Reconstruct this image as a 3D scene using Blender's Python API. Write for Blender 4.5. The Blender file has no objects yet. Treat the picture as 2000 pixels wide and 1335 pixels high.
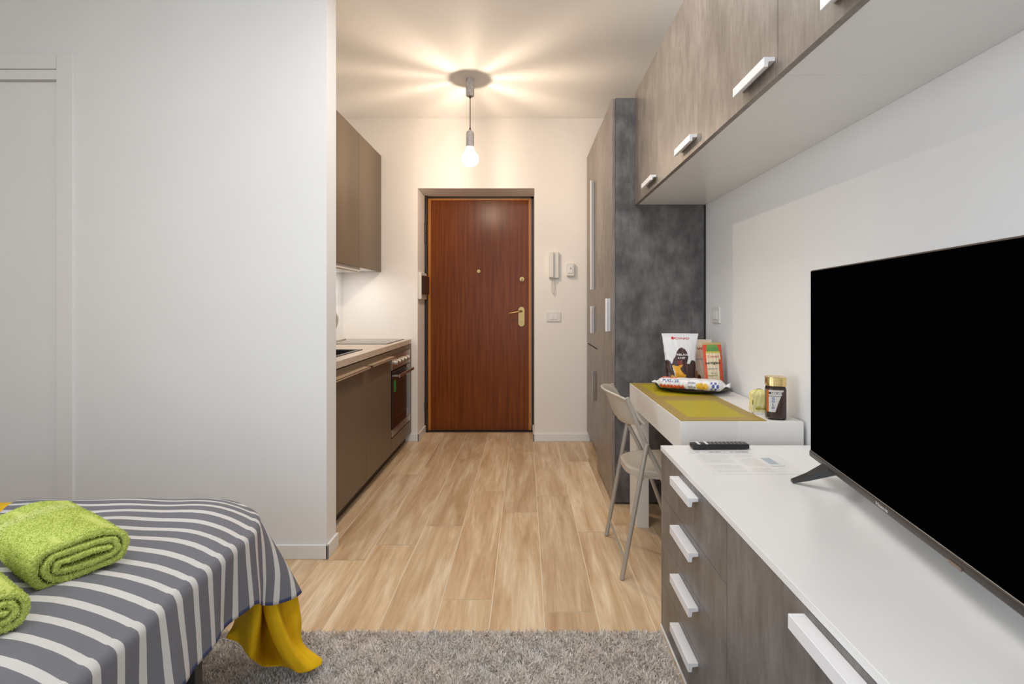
import bpy, bmesh, math, random
import numpy as np
from mathutils import Vector, Matrix
random.seed(7); rng = np.random.default_rng(7)
PI = math.pi
sc = bpy.context.scene
COL = sc.collection
WL = {}

# ------------------------------------------------------------------ camera, world, lights, exposure
cam_d = bpy.data.cameras.new('camera'); cam = bpy.data.objects.new('camera', cam_d); COL.objects.link(cam)
cam_d.sensor_width = 36.0; cam_d.lens = 18.0
cam_d.shift_x = -26.0/2000; cam_d.shift_y = -73.5/2000
cam_d.clip_start = 0.02
cam.location = (0, 0, 1.2); cam.rotation_euler = (PI/2, 0, 0)
sc.camera = cam
sc.view_settings.view_transform = 'Standard'; sc.view_settings.look = 'None'
sc.view_settings.gamma = 1; sc.view_settings.use_curve_mapping = False
sc.view_settings.exposure = 0.5
w = bpy.data.worlds.new('daylight'); sc.world = w; w.use_nodes = True
bg = w.node_tree.nodes['Background']; bg.inputs[0].default_value = (0.86, 0.93, 1.0, 1); bg.inputs[1].default_value = 0.8

def area(name, loc, rot, sx, sy, power, color):
    d = bpy.data.lights.new(name, 'AREA'); d.shape = 'RECTANGLE'; d.size = sx; d.size_y = sy
    d.energy = power; d.color = color
    o = bpy.data.objects.new(name, d); COL.objects.link(o); o.location = loc; o.rotation_euler = rot
    return o
# daylight coming through the wide balcony window behind the camera
area('window_daylight', (.0, -1.22, 1.45), (PI/2, 0, 0), 1.7, 2.3, 2.5, (0.84, 0.93, 1.0)).data.spread = math.radians(85)
# unseen fill light from the left, added to brighten the right wall
area('side_fill', (-2.85, -.35, 1.5), (PI/2, 0, -math.radians(72)), 1.5, 1.9, 11.5, (0.88, 0.94, 1.0)).data.spread = math.radians(110)
area('room_fill', (-0.60, .55, 2.78), (0, 0, 0), 1.4, 1.2, 9.5, (0.97, 0.98, 1.0))  # unseen soft light added above the bed side as fill
area('passage_fill', (0.0, 1.95, 2.78), (0, 0, 0), .9, .9, 13.5, (1.0, 0.97, 0.93))  # added overhead, out of view, to brighten the entry
BULB = Vector((-0.40, 3.71, 2.255))
bl = bpy.data.lights.new('bulb_light', 'POINT'); bl.energy = 20; bl.color = (1.0, 0.79, 0.59); bl.shadow_soft_size = 0.0055
blo = bpy.data.objects.new('bulb_light', bl); COL.objects.link(blo); blo.location = BULB-Vector((0, 0, .018))
area('hood_lamp_light', (-1.40, 4.12, 1.476), (0, 0, 0), 0.05, 0.22, 1.1, (1.0, 0.97, 0.92))

# ------------------------------------------------------------------ materials
def lin(c): return tuple(((x/255)/12.92 if x/255 <= .04045 else ((x/255+.055)/1.055)**2.4) for x in c)
def mat(name, col, rough=.5, metal=0, spec=.5, **k):
    m = bpy.data.materials.new(name); m.use_nodes = True
    b = m.node_tree.nodes['Principled BSDF']
    b.inputs['Base Color'].default_value = (*col, 1); b.inputs['Roughness'].default_value = rough
    b.inputs['Metallic'].default_value = metal; b.inputs['Specular IOR Level'].default_value = spec
    for kk, v in k.items(): b.inputs[kk.replace('_', ' ')].default_value = v
    return m
def nd(m, t, **k):
    n = m.node_tree.nodes.new(t)
    for kk, v in k.items(): setattr(n, kk, v)
    return n
def lk(m, a, b): m.node_tree.links.new(a, b)
def bsdf(m): return m.node_tree.nodes['Principled BSDF']
def ramp(m, stops):
    r = nd(m, 'ShaderNodeValToRGB'); e = r.color_ramp.elements
    while len(e) > 1: e.remove(e[-1])
    e[0].position = stops[0][0]; e[0].color = (*stops[0][1], 1)
    for p, c in stops[1:]:
        x = e.new(p); x.color = (*c, 1)
    return r
def noise(m, scale, stretch=(1,1,1), detail=5, rough=.6, src=None, coord='Object'):
    mp = nd(m, 'ShaderNodeMapping'); mp.inputs['Scale'].default_value = stretch
    if src is None:
        tc = nd(m, 'ShaderNodeNewGeometry'); src = tc.outputs['Position']
    lk(m, src, mp.inputs['Vector'])
    n = nd(m, 'ShaderNodeTexNoise'); n.inputs['Scale'].default_value = scale
    n.inputs['Detail'].default_value = detail; n.inputs['Roughness'].default_value = rough
    lk(m, mp.outputs[0], n.inputs['Vector']); return n
def bump(m, h, strength, dist=.001):
    b = nd(m, 'ShaderNodeBump'); b.inputs['Strength'].default_value = strength; b.inputs['Distance'].default_value = dist
    lk(m, h, b.inputs['Height']); lk(m, b.outputs[0], bsdf(m).inputs['Normal'])
def noisy(name, c0, c1, scale, stretch=(1,1,1), rough=.5, bs=.0, bd=.001, lo=.35, hi=.65, **k):
    m = mat(name, c0, rough, **k); n = noise(m, scale, stretch)
    r = ramp(m, [(lo, c0), (hi, c1)]); lk(m, n.outputs[0], r.inputs[0]); lk(m, r.outputs[0], bsdf(m).inputs['Base Color'])
    if bs: bump(m, n.outputs[0], bs, bd)
    return m
def mixc(m, fac, a, b, mode='MIX'):
    x = nd(m, 'ShaderNodeMix', data_type='RGBA', blend_type=mode)
    if isinstance(fac, float): x.inputs[0].default_value = fac
    else: lk(m, fac, x.inputs[0])
    for i, v in ((6, a), (7, b)):
        if isinstance(v, tuple): x.inputs[i].default_value = (*v, 1)
        else: lk(m, v, x.inputs[i])
    return x.outputs[2]
def mathn(m, op, a, b=None):
    x = nd(m, 'ShaderNodeMath', operation=op)
    for i, v in ((0, a), (1, b)):
        if v is None: continue
        if isinstance(v, (int, float)): x.inputs[i].default_value = v
        else: lk(m, v, x.inputs[i])
    return x.outputs[0]

M = {}
M['wall'] = noisy('wall_paint', (.83, .835, .845), (.85, .855, .865), 3, rough=.85, lo=.3, hi=.7)
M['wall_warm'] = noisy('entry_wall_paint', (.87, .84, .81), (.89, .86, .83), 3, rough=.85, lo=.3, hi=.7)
M['ceiling'] = noisy('ceiling_paint', (.90, .89, .875), (.92, .91, .895), 2, rough=.9, lo=.3, hi=.7)
M['skirting'] = mat('white_skirting', (.84, .84, .84), .4)
M['white_lam'] = noisy('white_laminate', (.79, .79, .79), (.82, .82, .815), 5, rough=.28, lo=.3, hi=.7)
M['white_desk'] = noisy('warm_white_laminate', (.80, .78, .75), (.83, .81, .78), 5, rough=.33, lo=.3, hi=.7)
M['white_handle'] = mat('white_lacquer', (.80, .80, .82), .35)
M['white_plastic'] = mat('white_plastic', (.78, .76, .72), .4)
def slate(name, ca, cb, stretch, rough=.42, spec=.5, s1=9):
    m = mat(name, ca, rough, spec=spec)
    n1 = noise(m, s1, stretch, 7, .62); n2 = noise(m, 26, (stretch[0]*2.2, stretch[1]*2.2, stretch[2]*.8), 4, .6)
    r1 = ramp(m, [(.36, ca), (.66, cb)]); lk(m, n1.outputs[0], r1.inputs[0])
    r2 = ramp(m, [(.3, (.80,.80,.80)), (.7, (1.16,1.16,1.16))]); lk(m, n2.outputs[0], r2.inputs[0])
    lk(m, mixc(m, 1.0, r1.outputs[0], r2.outputs[0], 'MULTIPLY'), bsdf(m).inputs['Base Color'])
    bump(m, n2.outputs[0], .25, .0006)
    return m
M['slate'] = slate('slate_laminate', (.070, .064, .067), (.165, .157, .158), (1,1,.8), .5)
M['slate_front'] = slate('slate_grain_laminate', (.110, .099, .096), (.195, .181, .175), (1.3,1.3,.6), .36, .62)
M['bulb_lit_front'] = slate('bulb_lit_grain_laminate', (.165, .137, .115), (.255, .218, .188), (1.3,1.3,.6), .36, .62)  # drawer laminate again, with the bulb's warm light put into its colour
M['dark_edge'] = mat('dark_edge_band', (.045, .038, .035), .5)
M['black_gap'] = mat('black_seal', (.012, .011, .011), .6)
M['taupe'] = noisy('taupe_lacquer', (.150, .108, .070), (.165, .119, .078), 2, (1,1,.2), rough=.42, lo=.3, hi=.7)
M['taupe_dark'] = mat('taupe_plinth', (.05, .030, .019), .5)
M['taupe_pull'] = mat('taupe_metal_pull', (.50, .37, .25), .4, metal=.2)
M['worktop'] = noisy('beige_worktop', (.56, .46, .36), (.64, .54, .44), 60, (1,.2,1), rough=.4)
M['steel'] = noisy('brushed_steel', (.50, .46, .42), (.58, .54, .49), 40, (1,.1,1), rough=.32, metal=1)
M['black_glass'] = mat('black_glass', (.008, .008, .009), .06, spec=.6)
M['sink'] = mat('black_granite_sink', (.012, .012, .013), .45)
M['chrome'] = mat('chrome', (.72, .70, .66), .16, metal=1)
M['tap'] = mat('satin_nickel', (.72, .70, .62), .3, metal=.0)
M['brass'] = mat('polished_brass', (.44, .31, .14), .34, metal=1)
M['sealing'] = mat('clear_seal', (.5,.5,.5), .4)
M['tv_black'] = mat('screen_black', (.0006, .0006, .0006), .5, spec=.0)
M['tv_bezel'] = mat('tv_bezel', (.055, .046, .040), .35, metal=.4)
M['black_plastic'] = mat('black_plastic', (.014, .014, .015), .38)
M['grey_btn'] = mat('grey_rubber_keys', (.18, .17, .16), .6)
M['concrete'] = noisy('pale_concrete', (.48, .47, .47), (.72, .70, .69), 55, rough=.85, bs=.3)
M['cord'] = mat('brown_fabric_cord', (.075, .048, .022), .8)
M['chair'] = noisy('beige_grey_lacquer', (.46, .41, .345), (.50, .445, .375), 30, rough=.38)
M['chair_tube'] = mat('grey_beige_tube', (.44, .405, .36), .3, metal=.3)
M['gold'] = mat('gold_lid', (.80, .60, .26), .24, metal=1)
M['ink_red'] = mat('red_print', lin((190, 40, 30)), .5)
M['ink_blue'] = mat('blue_print', lin((60, 90, 160)), .5)
M['ink_navy'] = mat('navy_print', lin((60, 60, 120)), .5)
M['ink_dark'] = mat('dark_print', lin((50, 45, 45)), .5)
M['ink_white'] = mat('white_print', (.8,.8,.8), .5)
M['ink_grey'] = mat('grey_print', (.36,.36,.38), .6)
M['green_label'] = mat('green_label', (.03, .22, .03), .5)
M['tray'] = mat('dark_tray', (.03, .026, .024), .3)

# entrance door veneer
m = mat('mahogany_veneer', (.2,.06,.02), .28, spec=.22); n = noise(m, 5, (9, 9, .35), 6, .6); n2 = noise(m, 1.1, (1.5,1,.35), 2)
r = ramp(m, [(.3, (.115,.025,.004)), (.7, (.24,.066,.010))]); lk(m, n.outputs[0], r.inputs[0])
r2 = ramp(m, [(.3, (.85,.8,.75)), (.7, (1.12,1.1,1.05))]); lk(m, n2.outputs[0], r2.inputs[0])
lk(m, mixc(m, 1.0, r.outputs[0], r2.outputs[0], 'MULTIPLY'), bsdf(m).inputs['Base Color']); M['door'] = m
M['door_edge'] = noisy('orange_brown_edging', (.42, .15, .020), (.52, .20, .032), 5, (9,9,.4), rough=.35)
M['door_dark'] = mat('dark_brown_steel_frame', (.020, .012, .009), .45)

# wood-look floor planks: colour varies per plank (attribute) and with the grain
m = mat('wood_look_tile', (.5,.35,.2), .36, spec=.45)
at = nd(m, 'ShaderNodeAttribute', attribute_name='plank')
sep = nd(m, 'ShaderNodeSeparateColor'); lk(m, at.outputs['Color'], sep.inputs[0])
geo = nd(m, 'ShaderNodeNewGeometry')
off = nd(m, 'ShaderNodeVectorMath', operation='MULTIPLY_ADD'); off.inputs[1].default_value = (13, 17, 11)
lk(m, at.outputs['Color'], off.inputs[0]); lk(m, geo.outputs['Position'], off.inputs[2])
na = noise(m, 2.6, (5.2, .55, 1), 6, .62, src=off.outputs[0]); na.inputs['Distortion'].default_value = .6
nb = noise(m, 16, (6, .35, 1), 4, .6, src=off.outputs[0])
ra = ramp(m, [(.33, (.55, .365, .21)), (.50, (.69, .505, .32)), (.67, (.84, .69, .50))]); lk(m, na.outputs[0], ra.inputs[0])
rb = ramp(m, [(.3, (.88,.86,.83)), (.7, (1.08,1.08,1.08))]); lk(m, nb.outputs[0], rb.inputs[0])
c1 = mixc(m, 1.0, ra.outputs[0], rb.outputs[0], 'MULTIPLY')
rc = ramp(m, [(0, (.86,.84,.82)), (1, (1.08,1.08,1.08))]); lk(m, sep.outputs[0], rc.inputs[0])
lk(m, mixc(m, 1.0, c1, rc.outputs[0], 'MULTIPLY'), bsdf(m).inputs['Base Color'])
bump(m, nb.outputs[0], .15, .0006); M['plank'] = m
M['grout'] = mat('beige_grout', (.84, .72, .55), .8)

# painted-by-attribute print material for packaging
def print_mat(name, rough=.35):
    m = mat(name, (1,1,1), rough); a = nd(m, 'ShaderNodeAttribute', attribute_name='print')
    lk(m, a.outputs['Color'], bsdf(m).inputs['Base Color']); return m
M['print_gloss'] = print_mat('printed_film', .3)
M['print_matt'] = print_mat('printed_paper', .5)

# ------------------------------------------------------------------ geometry helpers
def add(bm, other):
    me = bpy.data.meshes.new('t'); other.to_mesh(me); bm.from_mesh(me); bpy.data.meshes.remove(me); other.free()
def box(bm, x0, x1, y0, y1, z0, z1, bev=0, seg=2):
    t = bmesh.new(); bmesh.ops.create_cube(t, size=1)
    for v in t.verts: v.co = Vector((x0+(v.co.x+.5)*(x1-x0), y0+(v.co.y+.5)*(y1-y0), z0+(v.co.z+.5)*(z1-z0)))
    if bev: bmesh.ops.bevel(t, geom=t.edges[:], offset=bev, segments=seg, profile=.5, affect='EDGES')
    add(bm, t)
def B(*a, **k):
    bm = bmesh.new(); box(bm, *a, **k); return bm
def cyl(bm, p0, p1, r0, r1=None, seg=20, cap=True):
    p0, p1 = Vector(p0), Vector(p1); r1 = r0 if r1 is None else r1
    t = bmesh.new(); bmesh.ops.create_cone(t, segments=seg, radius1=r0, radius2=r1, depth=(p1-p0).length, cap_ends=cap)
    q = (p1-p0).to_track_quat('Z', 'Y'); c = (p0+p1)/2
    for v in t.verts: v.co = q @ v.co + c
    add(bm, t)
def tube(bm, pts, r, seg=10, closed=False, smooth=0):
    pts = [Vector(p) for p in pts]
    for _ in range(smooth):
        q = [pts[0]]
        for a, b in zip(pts, pts[1:]): q += [a*.75+b*.25, a*.25+b*.75]
        pts = q + [pts[-1]]
    rings = []; up = None
    for i, p in enumerate(pts):
        a = pts[max(i-1, 0)]; b = pts[min(i+1, len(pts)-1)]; d = (b-a).normalized()
        if up is None: up = d.orthogonal().normalized()
        up = (up - d*up.dot(d)).normalized(); s = d.cross(up)
        rr = r(i/(len(pts)-1)) if callable(r) else r
        rings.append([bm.verts.new(p + (up*math.cos(2*PI*k/seg) + s*math.sin(2*PI*k/seg))*rr) for k in range(seg)])
    for A, Bq in zip(rings, rings[1:]):
        for k in range(seg): bm.faces.new((A[k], A[(k+1) % seg], Bq[(k+1) % seg], Bq[k]))
    bm.faces.new(rings[0][::-1]); bm.faces.new(rings[-1])
def lathe(bm, prof, c, seg=32, axis='Z', sq=None):
    rings = []
    for r, z in prof:
        ring = []
        for k in range(seg):
            a = 2*PI*k/seg; ca, sa = math.cos(a), math.sin(a); rr = r
            if sq: rr = r/((abs(ca)**sq+abs(sa)**sq)**(1/sq))
            x, y = ca*rr, sa*rr
            co = Vector((x, y, z)) if axis == 'Z' else (Vector((z, x, y)) if axis == 'X' else Vector((x, z, y)))
            ring.append(bm.verts.new(co+Vector(c)))
        rings.append(ring)
    for A, Bq in zip(rings, rings[1:]):
        for k in range(seg): bm.faces.new((A[k], A[(k+1) % seg], Bq[(k+1) % seg], Bq[k]))
    if prof[0][0] > 1e-5: bm.faces.new(rings[0][::-1])
    if prof[-1][0] > 1e-5: bm.faces.new(rings[-1])
    bmesh.ops.remove_doubles(bm, verts=bm.verts[:], dist=1e-6)
def grid(bm, P, uvs=None, cols=None):
    n, k = len(P), len(P[0]); V = [[bm.verts.new(P[i][j]) for j in range(k)] for i in range(n)]
    uvl = bm.loops.layers.uv.verify() if uvs is not None else None
    cl = (bm.loops.layers.float_color.get('print') or bm.loops.layers.float_color.new('print')) if cols is not None else None
    for i in range(n-1):
        for j in range(k-1):
            idx = ((i, j), (i+1, j), (i+1, j+1), (i, j+1))
            try: f = bm.faces.new([V[a][b] for a, b in idx])
            except ValueError: continue
            for l, (a, b) in zip(f.loops, idx):
                if uvl: l[uvl].uv = uvs[a][b]
                if cl: l[cl] = (*cols[a][b], 1)
    return V
def obj(name, bm, m, parent=None, smooth=None, label=None, origin=None):
    bmesh.ops.recalc_face_normals(bm, faces=bm.faces[:])
    me = bpy.data.meshes.new(name); bm.to_mesh(me); bm.free()
    return objm(name, me, m, parent, smooth, label, origin)
def objm(name, me, m, parent=None, smooth=None, label=None, origin=None):
    n = len(me.vertices); co = np.empty(n*3); me.vertices.foreach_get('co', co); co = co.reshape(-1, 3)
    c = (co.min(0)+co.max(0))/2
    if parent is None: c[2] = co[:, 2].min()
    if origin is not None: c = np.array(origin, float)
    co -= c; me.vertices.foreach_set('co', co.ravel()); me.update()
    me.materials.append(m)
    o = bpy.data.objects.new(name, me); COL.objects.link(o)
    c = Vector(c); base = WL.get(parent.name, Vector((0,0,0))) if parent else Vector((0,0,0))
    o.location = c-base; o.parent = parent; WL[o.name] = c
    if smooth:
        me.polygons.foreach_set('use_smooth', [True]*len(me.polygons))
        if smooth is not True: me.set_sharp_from_angle(angle=math.radians(smooth))
    if label: o['label'] = label
    return o
def thing(name, label, cat, loc, rotz=0, group=None, local=False):
    o = bpy.data.objects.new(name, None); COL.objects.link(o); o.empty_display_size = .05
    o.location = loc; o.rotation_euler = (0, 0, rotz); tag(o, label, cat, group)
    WL[o.name] = Vector((0,0,0)) if (local or rotz) else Vector(loc)
    return o
def tag(o, label, cat, group=None, kind=None):
    o['label'] = label; o['category'] = cat
    if group: o['group'] = group
    if kind: o['kind'] = kind
    return o
def struct(o, label=None):
    o['kind'] = 'structure'
    if label: o['label'] = label
    return o
def text_bm(s, size, conv, width=None, bold=0.0, sub=0):
    """flat lettering; conv(u, v) -> world point; u centred on the text, v from baseline"""
    cu = bpy.data.curves.new('t', 'FONT'); cu.body = s; cu.size = size; cu.align_x = 'CENTER'; cu.offset = bold*size
    cu.resolution_u = 2
    o = bpy.data.objects.new('t', cu); COL.objects.link(o)
    dg = bpy.context.evaluated_depsgraph_get(); me = bpy.data.meshes.new_from_object(o.evaluated_get(dg))
    bm = bmesh.new(); bm.from_mesh(me); bpy.data.meshes.remove(me); bpy.data.objects.remove(o); bpy.data.curves.remove(cu)
    if bm.verts:
        k = 1
        if width:
            xs = [v.co.x for v in bm.verts]; k = width/max(1e-6, max(xs)-min(xs))
        for v in bm.verts: v.co = Vector(conv(v.co.x*k, v.co.y))
    return bm
def copy_tree(o, parent=None):
    c = o.copy(); COL.objects.link(c); c.parent = parent
    for ch in [x for x in o.children]: copy_tree(ch, c)
    return c
def P(x, y, D): return Vector(((x-1026)*D/1000, D, 1.2-(y-594)*D/1000))
def blades(co, nr, length, width, jitter, two=False):
    """mesh of thin bent blades rooted at co along nr"""
    n = len(co); d = nr + rng.normal(0, jitter, (n, 3)); d /= np.linalg.norm(d, axis=1)[:, None]
    s = np.cross(d, rng.normal(0, 1, (n, 3))); s /= np.linalg.norm(s, axis=1)[:, None]
    L = length*(rng.uniform(.6, 1.15, n))[:, None]; bend = rng.normal(0, jitter*.7, (n, 3))*L
    W = width*rng.uniform(.6, 1.3, n)[:, None]
    v = np.empty((n, 5, 3)); v[:, 0] = co-s*W/2; v[:, 1] = co+s*W/2
    mid = co+d*L*.55+bend*.3; v[:, 2] = mid+s*W*.5; v[:, 3] = mid-s*W*.5; v[:, 4] = co+d*L+bend
    me = bpy.data.meshes.new('blades'); me.vertices.add(n*5); me.vertices.foreach_set('co', v.ravel())
    b = np.arange(n)*5
    loops = np.stack([b, b+1, b+2, b+3, b+3, b+2, b+4], 1).ravel()
    me.loops.add(n*7); me.loops.foreach_set('vertex_index', loops)
    me.polygons.add(n*2); st = np.stack([np.arange(n)*7, np.arange(n)*7+4], 1).ravel()
    me.polygons.foreach_set('loop_start', st)
    me.update(calc_edges=True); me.validate()
    return me

# ------------------------------------------------------------------ the setting
WX = 1.085      # right wall
CZ = 2.83       # ceiling height
# floor with planks
bm = bmesh.new(); box(bm, -3.3, 1.25, -1.4, 5.05, -.1, -.001)
fl = obj('floor', bm, M['grout']); struct(fl, 'wood-look tiled floor in long beige planks')
offs = {0:.791, -1:.541, -2:.875, -3:.357, -4:.140, -5:1.195, 1:.285, 2:.37, 3:.93}
bm = bmesh.new(); cl = bm.loops.layers.float_color.new('plank')
pw, pl, g = .205, 1.207, .0017
for k in range(-17, 6):
    x0 = .0715+k*pw; x1 = x0+pw
    if x0 < -3.3 or x1 > 1.25: continue
    o = offs.get(k, (k*.37) % 1.207)
    for j in range(-3, 5):
        y0 = o+j*pl; y1 = y0+pl
        y0 = max(y0, -1.4); y1 = min(y1, 4.9)
        if y1-y0 < .03: continue
        vs = [bm.verts.new(c) for c in ((x0+g, y0+g, 0), (x1-g, y0+g, 0), (x1-g, y1-g, 0), (x0+g, y1-g, 0))]
        f = bm.faces.new(vs); c = (random.random(), random.random(), random.random(), 1)
        for l in f.loops: l[cl] = c
me = bpy.data.meshes.new('floor_planks'); bm.to_mesh(me); bm.free()
o = objm('floor_planks', me, M['plank'], fl)

o = obj('ceiling', B(-3.3, 1.25, -1.4, 5.05, CZ, CZ+.1), M['ceiling']); struct(o, 'flat white ceiling')
# partition wall on the left (its face looks at the camera), thickness .12
bm = bmesh.new(); box(bm, -3.2, -.939, 2.419, 2.54, 0, CZ)
o = obj('wall_left', bm, M['wall']); struct(o, 'pale grey-white partition wall filling the left of the view')
o = obj('wall_side', B(-3.3, -3.2, -1.3, 2.54, 0, CZ), M['wall']); struct(o)
o = obj('wall_right', B(WX, WX+.1, -1.3, 4.494, 0, CZ), M['wall']); struct(o, 'white wall behind the television')
o = obj('wall_kitchen', B(-1.7, -1.6, 2.54, 4.494, 0, CZ), M['wall']); struct(o)
DL, DR, DT = -.945, .080, 2.218
bm = bmesh.new()
box(bm, -1.7, DL, 4.494, 4.90, 0, CZ); box(bm, DR, WX+.1, 4.494, 4.90, 0, CZ); box(bm, DL, DR, 4.494, 4.90, DT, CZ)
o = obj('wall_back', bm, M['wall_warm']); struct(o, 'warm white wall around the entrance door')
# window wall behind the camera, open where the glazing is
bm = bmesh.new(); box(bm, -3.2, -2.75, -1.4, -1.3, 0, CZ); box(bm, .75, WX, -1.4, -1.3, 0, CZ)
box(bm, -2.75, .75, -1.4, -1.3, 2.65, CZ); box(bm, -2.75, .75, -1.4, -1.3, 0, .25)
o = obj('wall_front', bm, M['wall']); struct(o)
bm = bmesh.new()
for x in (-2.75, -1.6, -.45, .69): box(bm, x, x+.06, -1.37, -1.31, .25, 2.65)
box(bm, -2.75, .75, -1.37, -1.31, 2.59, 2.65); box(bm, -2.75, .75, -1.37, -1.31, .25, .31)
o = obj('window_1', bm, M['skirting']); struct(o)
# baseboards
bt = .012
def skirt(name, segs, h=.07):
    bm = bmesh.new()
    for (x0, x1, y0, y1) in segs: box(bm, x0, x1, y0, y1, 0, h, bev=.003)
    return struct(obj(name, bm, M['skirting']))
skirt('baseboard_left', [(-1.95, -.939+bt, 2.419-bt, 2.419), (-.939, -.939+bt, 2.419-bt, 2.545)], .068)
skirt('baseboard_back', [(-1.07, DL+bt, 4.494-bt, 4.494), (DL, DL+bt, 4.494-bt, 4.83)], .066)
skirt('baseboard_entry', [(DR-bt, .57, 4.494-bt, 4.494), (DR-bt, DR, 4.494-bt, 4.83)], .066)
skirt('baseboard_right', [(WX-bt, WX, -1.3, 3.05)], .07)

# sliding door in the partition wall
d2 = thing('door_2', 'white interior door with a flat casing at the left edge', 'door', (-2.5, 2.419, 0)); struct(d2)
cr = -2.126; ci = cr+.002-.080
bm = bmesh.new(); box(bm, ci, cr, 2.405, 2.4195, 0, 2.380, bev=.002)
obj('casing', bm, M['skirting'], d2)
bm = bmesh.new(); box(bm, -3.19, ci-.0015, 2.405, 2.4195, 2.307, 2.378, bev=.002)
obj('lintel', bm, M['skirting'], d2)
bm = bmesh.new(); box(bm, -3.19, ci-.0015, 2.409, 2.4195, 2.257, 2.3045, bev=.002)
obj('track_cover', bm, M['skirting'], d2)
bm = bmesh.new(); box(bm, -3.19, ci-.001, 2.4155, 2.4185, .004, 2.250, bev=.001)
obj('door_panel', bm, M['wall'], d2)
bm = bmesh.new(); box(bm, -3.19, ci-.0015, 2.410, 2.4195, 2.2485, 2.2565)
obj('track_shadow_gap', bm, mat('grey_track', (.42,.40,.37), .6), d2)

# ------------------------------------------------------------------ entrance door
d1 = thing('door_1', 'reddish brown veneered entrance door with brass handle', 'door', ((DL+DR)/2, 4.839, 0)); struct(d1)
bm = bmesh.new()
box(bm, DL, -.922, 4.800, 4.875, 0, DT); box(bm, DR-.024, DR, 4.835, 4.875, 0, DT); box(bm, DL, DR, 4.835, 4.875, 2.200, DT)
obj('door_frame', bm, M['door_dark'], d1)
bm = bmesh.new()
box(bm, -.920, -.893, 4.836, 4.87, .012, 2.200, bev=.003); box(bm, .030, .055, 4.836, 4.87, .012, 2.200, bev=.003)
box(bm, -.893, .030, 4.836, 4.87, 2.182, 2.200, bev=.003)
obj('edge_moulding', bm, M['door_edge'], d1)
obj('door_leaf', B(-.893, .030, 4.845, 4.89, .012, 2.183, bev=.003), M['door'], d1)
obj('threshold', B(-.94, .075, 4.80, 4.87, .0005, .010), M['door_dark'], d1)
for z in (1.93, 1.83):
    bm = bmesh.new(); cyl(bm, (-.936, 4.795, z-.06), (-.936, 4.795, z+.03), .011, seg=14)
    obj('hinge', bm, M['door_dark'], d1, smooth=40)
bm = bmesh.new(); cyl(bm, (-.936, 4.795, .20), (-.936, 4.795, .28), .011, seg=14); obj('hinge', bm, M['door_dark'], d1, smooth=40)
# peephole, upper lock, handle
def DP(x, y, D=4.845): return P(x, y, D)
p = DP(935, 529.5)
bm = bmesh.new(); cyl(bm, (p.x, 4.846, p.z), (p.x, 4.836, p.z), .019, .016); cyl(bm, (p.x, 4.837, p.z), (p.x, 4.832, p.z), .008)
obj('peephole', bm, M['brass'], d1, smooth=40)
p = DP(1019.5, 545)
bm = bmesh.new(); cyl(bm, (p.x, 4.846, p.z), (p.x, 4.832, p.z), .026, .022); box(bm, p.x-.006, p.x+.006, 4.80, 4.834, p.z-.016, p.z+.016, bev=.002)
obj('lock_knob', bm, M['brass'], d1, smooth=40)
p = DP(1018.5, 618)
bm = bmesh.new(); t = bmesh.new()
prof = [(.0285*math.cos(a), .0285*math.sin(a)) for a in [k*PI/12 for k in range(13)]]
pts = [(x, z+.064) for x, z in prof] + [(-x, -z-.064) for x, z in prof]
vf = [t.verts.new((p.x+x, 4.835, p.z+z)) for x, z in pts]; vb = [t.verts.new((p.x+x, 4.846, p.z+z)) for x, z in pts]
t.faces.new(vf); t.faces.new(vb[::-1])
for k in range(len(pts)): t.faces.new((vf[k], vf[(k+1) % len(pts)], vb[(k+1) % len(pts)], vb[k]))
add(bm, t); cyl(bm, (p.x, 4.834, p.z-.05), (p.x, 4.828, p.z-.05), .011, .010)
hp = obj('handle_plate', bm, M['brass'], d1, smooth=30)
bm = bmesh.new(); zl = p.z+.052
tube(bm, [(p.x, 4.846, zl), (p.x, 4.79, zl), (p.x-.02, 4.778, zl-.002), (p.x-.07, 4.776, zl-.014), (p.x-.115, 4.782, zl-.020)], lambda t: .0095-.002*t, smooth=2)
obj('lever', bm, M['brass'], hp, smooth=60)

# ------------------------------------------------------------------ wall devices in the entry
def wp(x, y): return P(x, y, 4.494)
t = thing('intercom_handset', 'white wall intercom handset with hanging cord right of the entrance door', 'intercom', (wp(1081, 517).x, 4.494, 1.43))
a, b = wp(1071.5, 492), wp(1091, 543)
obj('base', B(a.x, b.x, 4.462, 4.494, b.z, a.z, bev=.004), M['white_plastic'], t)
obj('handset', B(a.x+.003, a.x+.042, 4.440, 4.4625, b.z+.004, a.z-.003, bev=.006, seg=3), M['white_plastic'], t)
bm = bmesh.new(); c = wp(1080, 545)
tube(bm, [(c.x-.008, 4.475, b.z), (c.x-.014, 4.470, b.z-.05), (c.x-.012, 4.472, b.z-.11), (c.x, 4.474, b.z-.135), (c.x+.010, 4.474, b.z-.11), (c.x+.008, 4.475, b.z-.05), (c.x+.002, 4.478, b.z)], .0045, seg=8, smooth=2)
obj('cord', bm, M['white_plastic'], t, smooth=60)
a, b = wp(1106, 514), wp(1121.5, 539)
t = thing('wall_socket_box', 'small square white wall box just right of the intercom', 'wall box', ((a.x+b.x)/2, 4.494, b.z))
bm = bmesh.new(); box(bm, a.x, b.x, 4.460, 4.494, b.z, a.z, bev=.006)
obj('housing', bm, M['white_plastic'], t)
obj('inset', B(a.x+.014, b.x-.014, 4.4565, 4.461, b.z+.022, a.z-.014, bev=.004), M['skirting'], t)
bm = bmesh.new(); c = (Vector(a)+Vector(b))/2; cyl(bm, (c.x, 4.4575, c.z+.01), (c.x, 4.452, c.z+.01), .006); obj('button', bm, M['ink_grey'], t)
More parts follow.
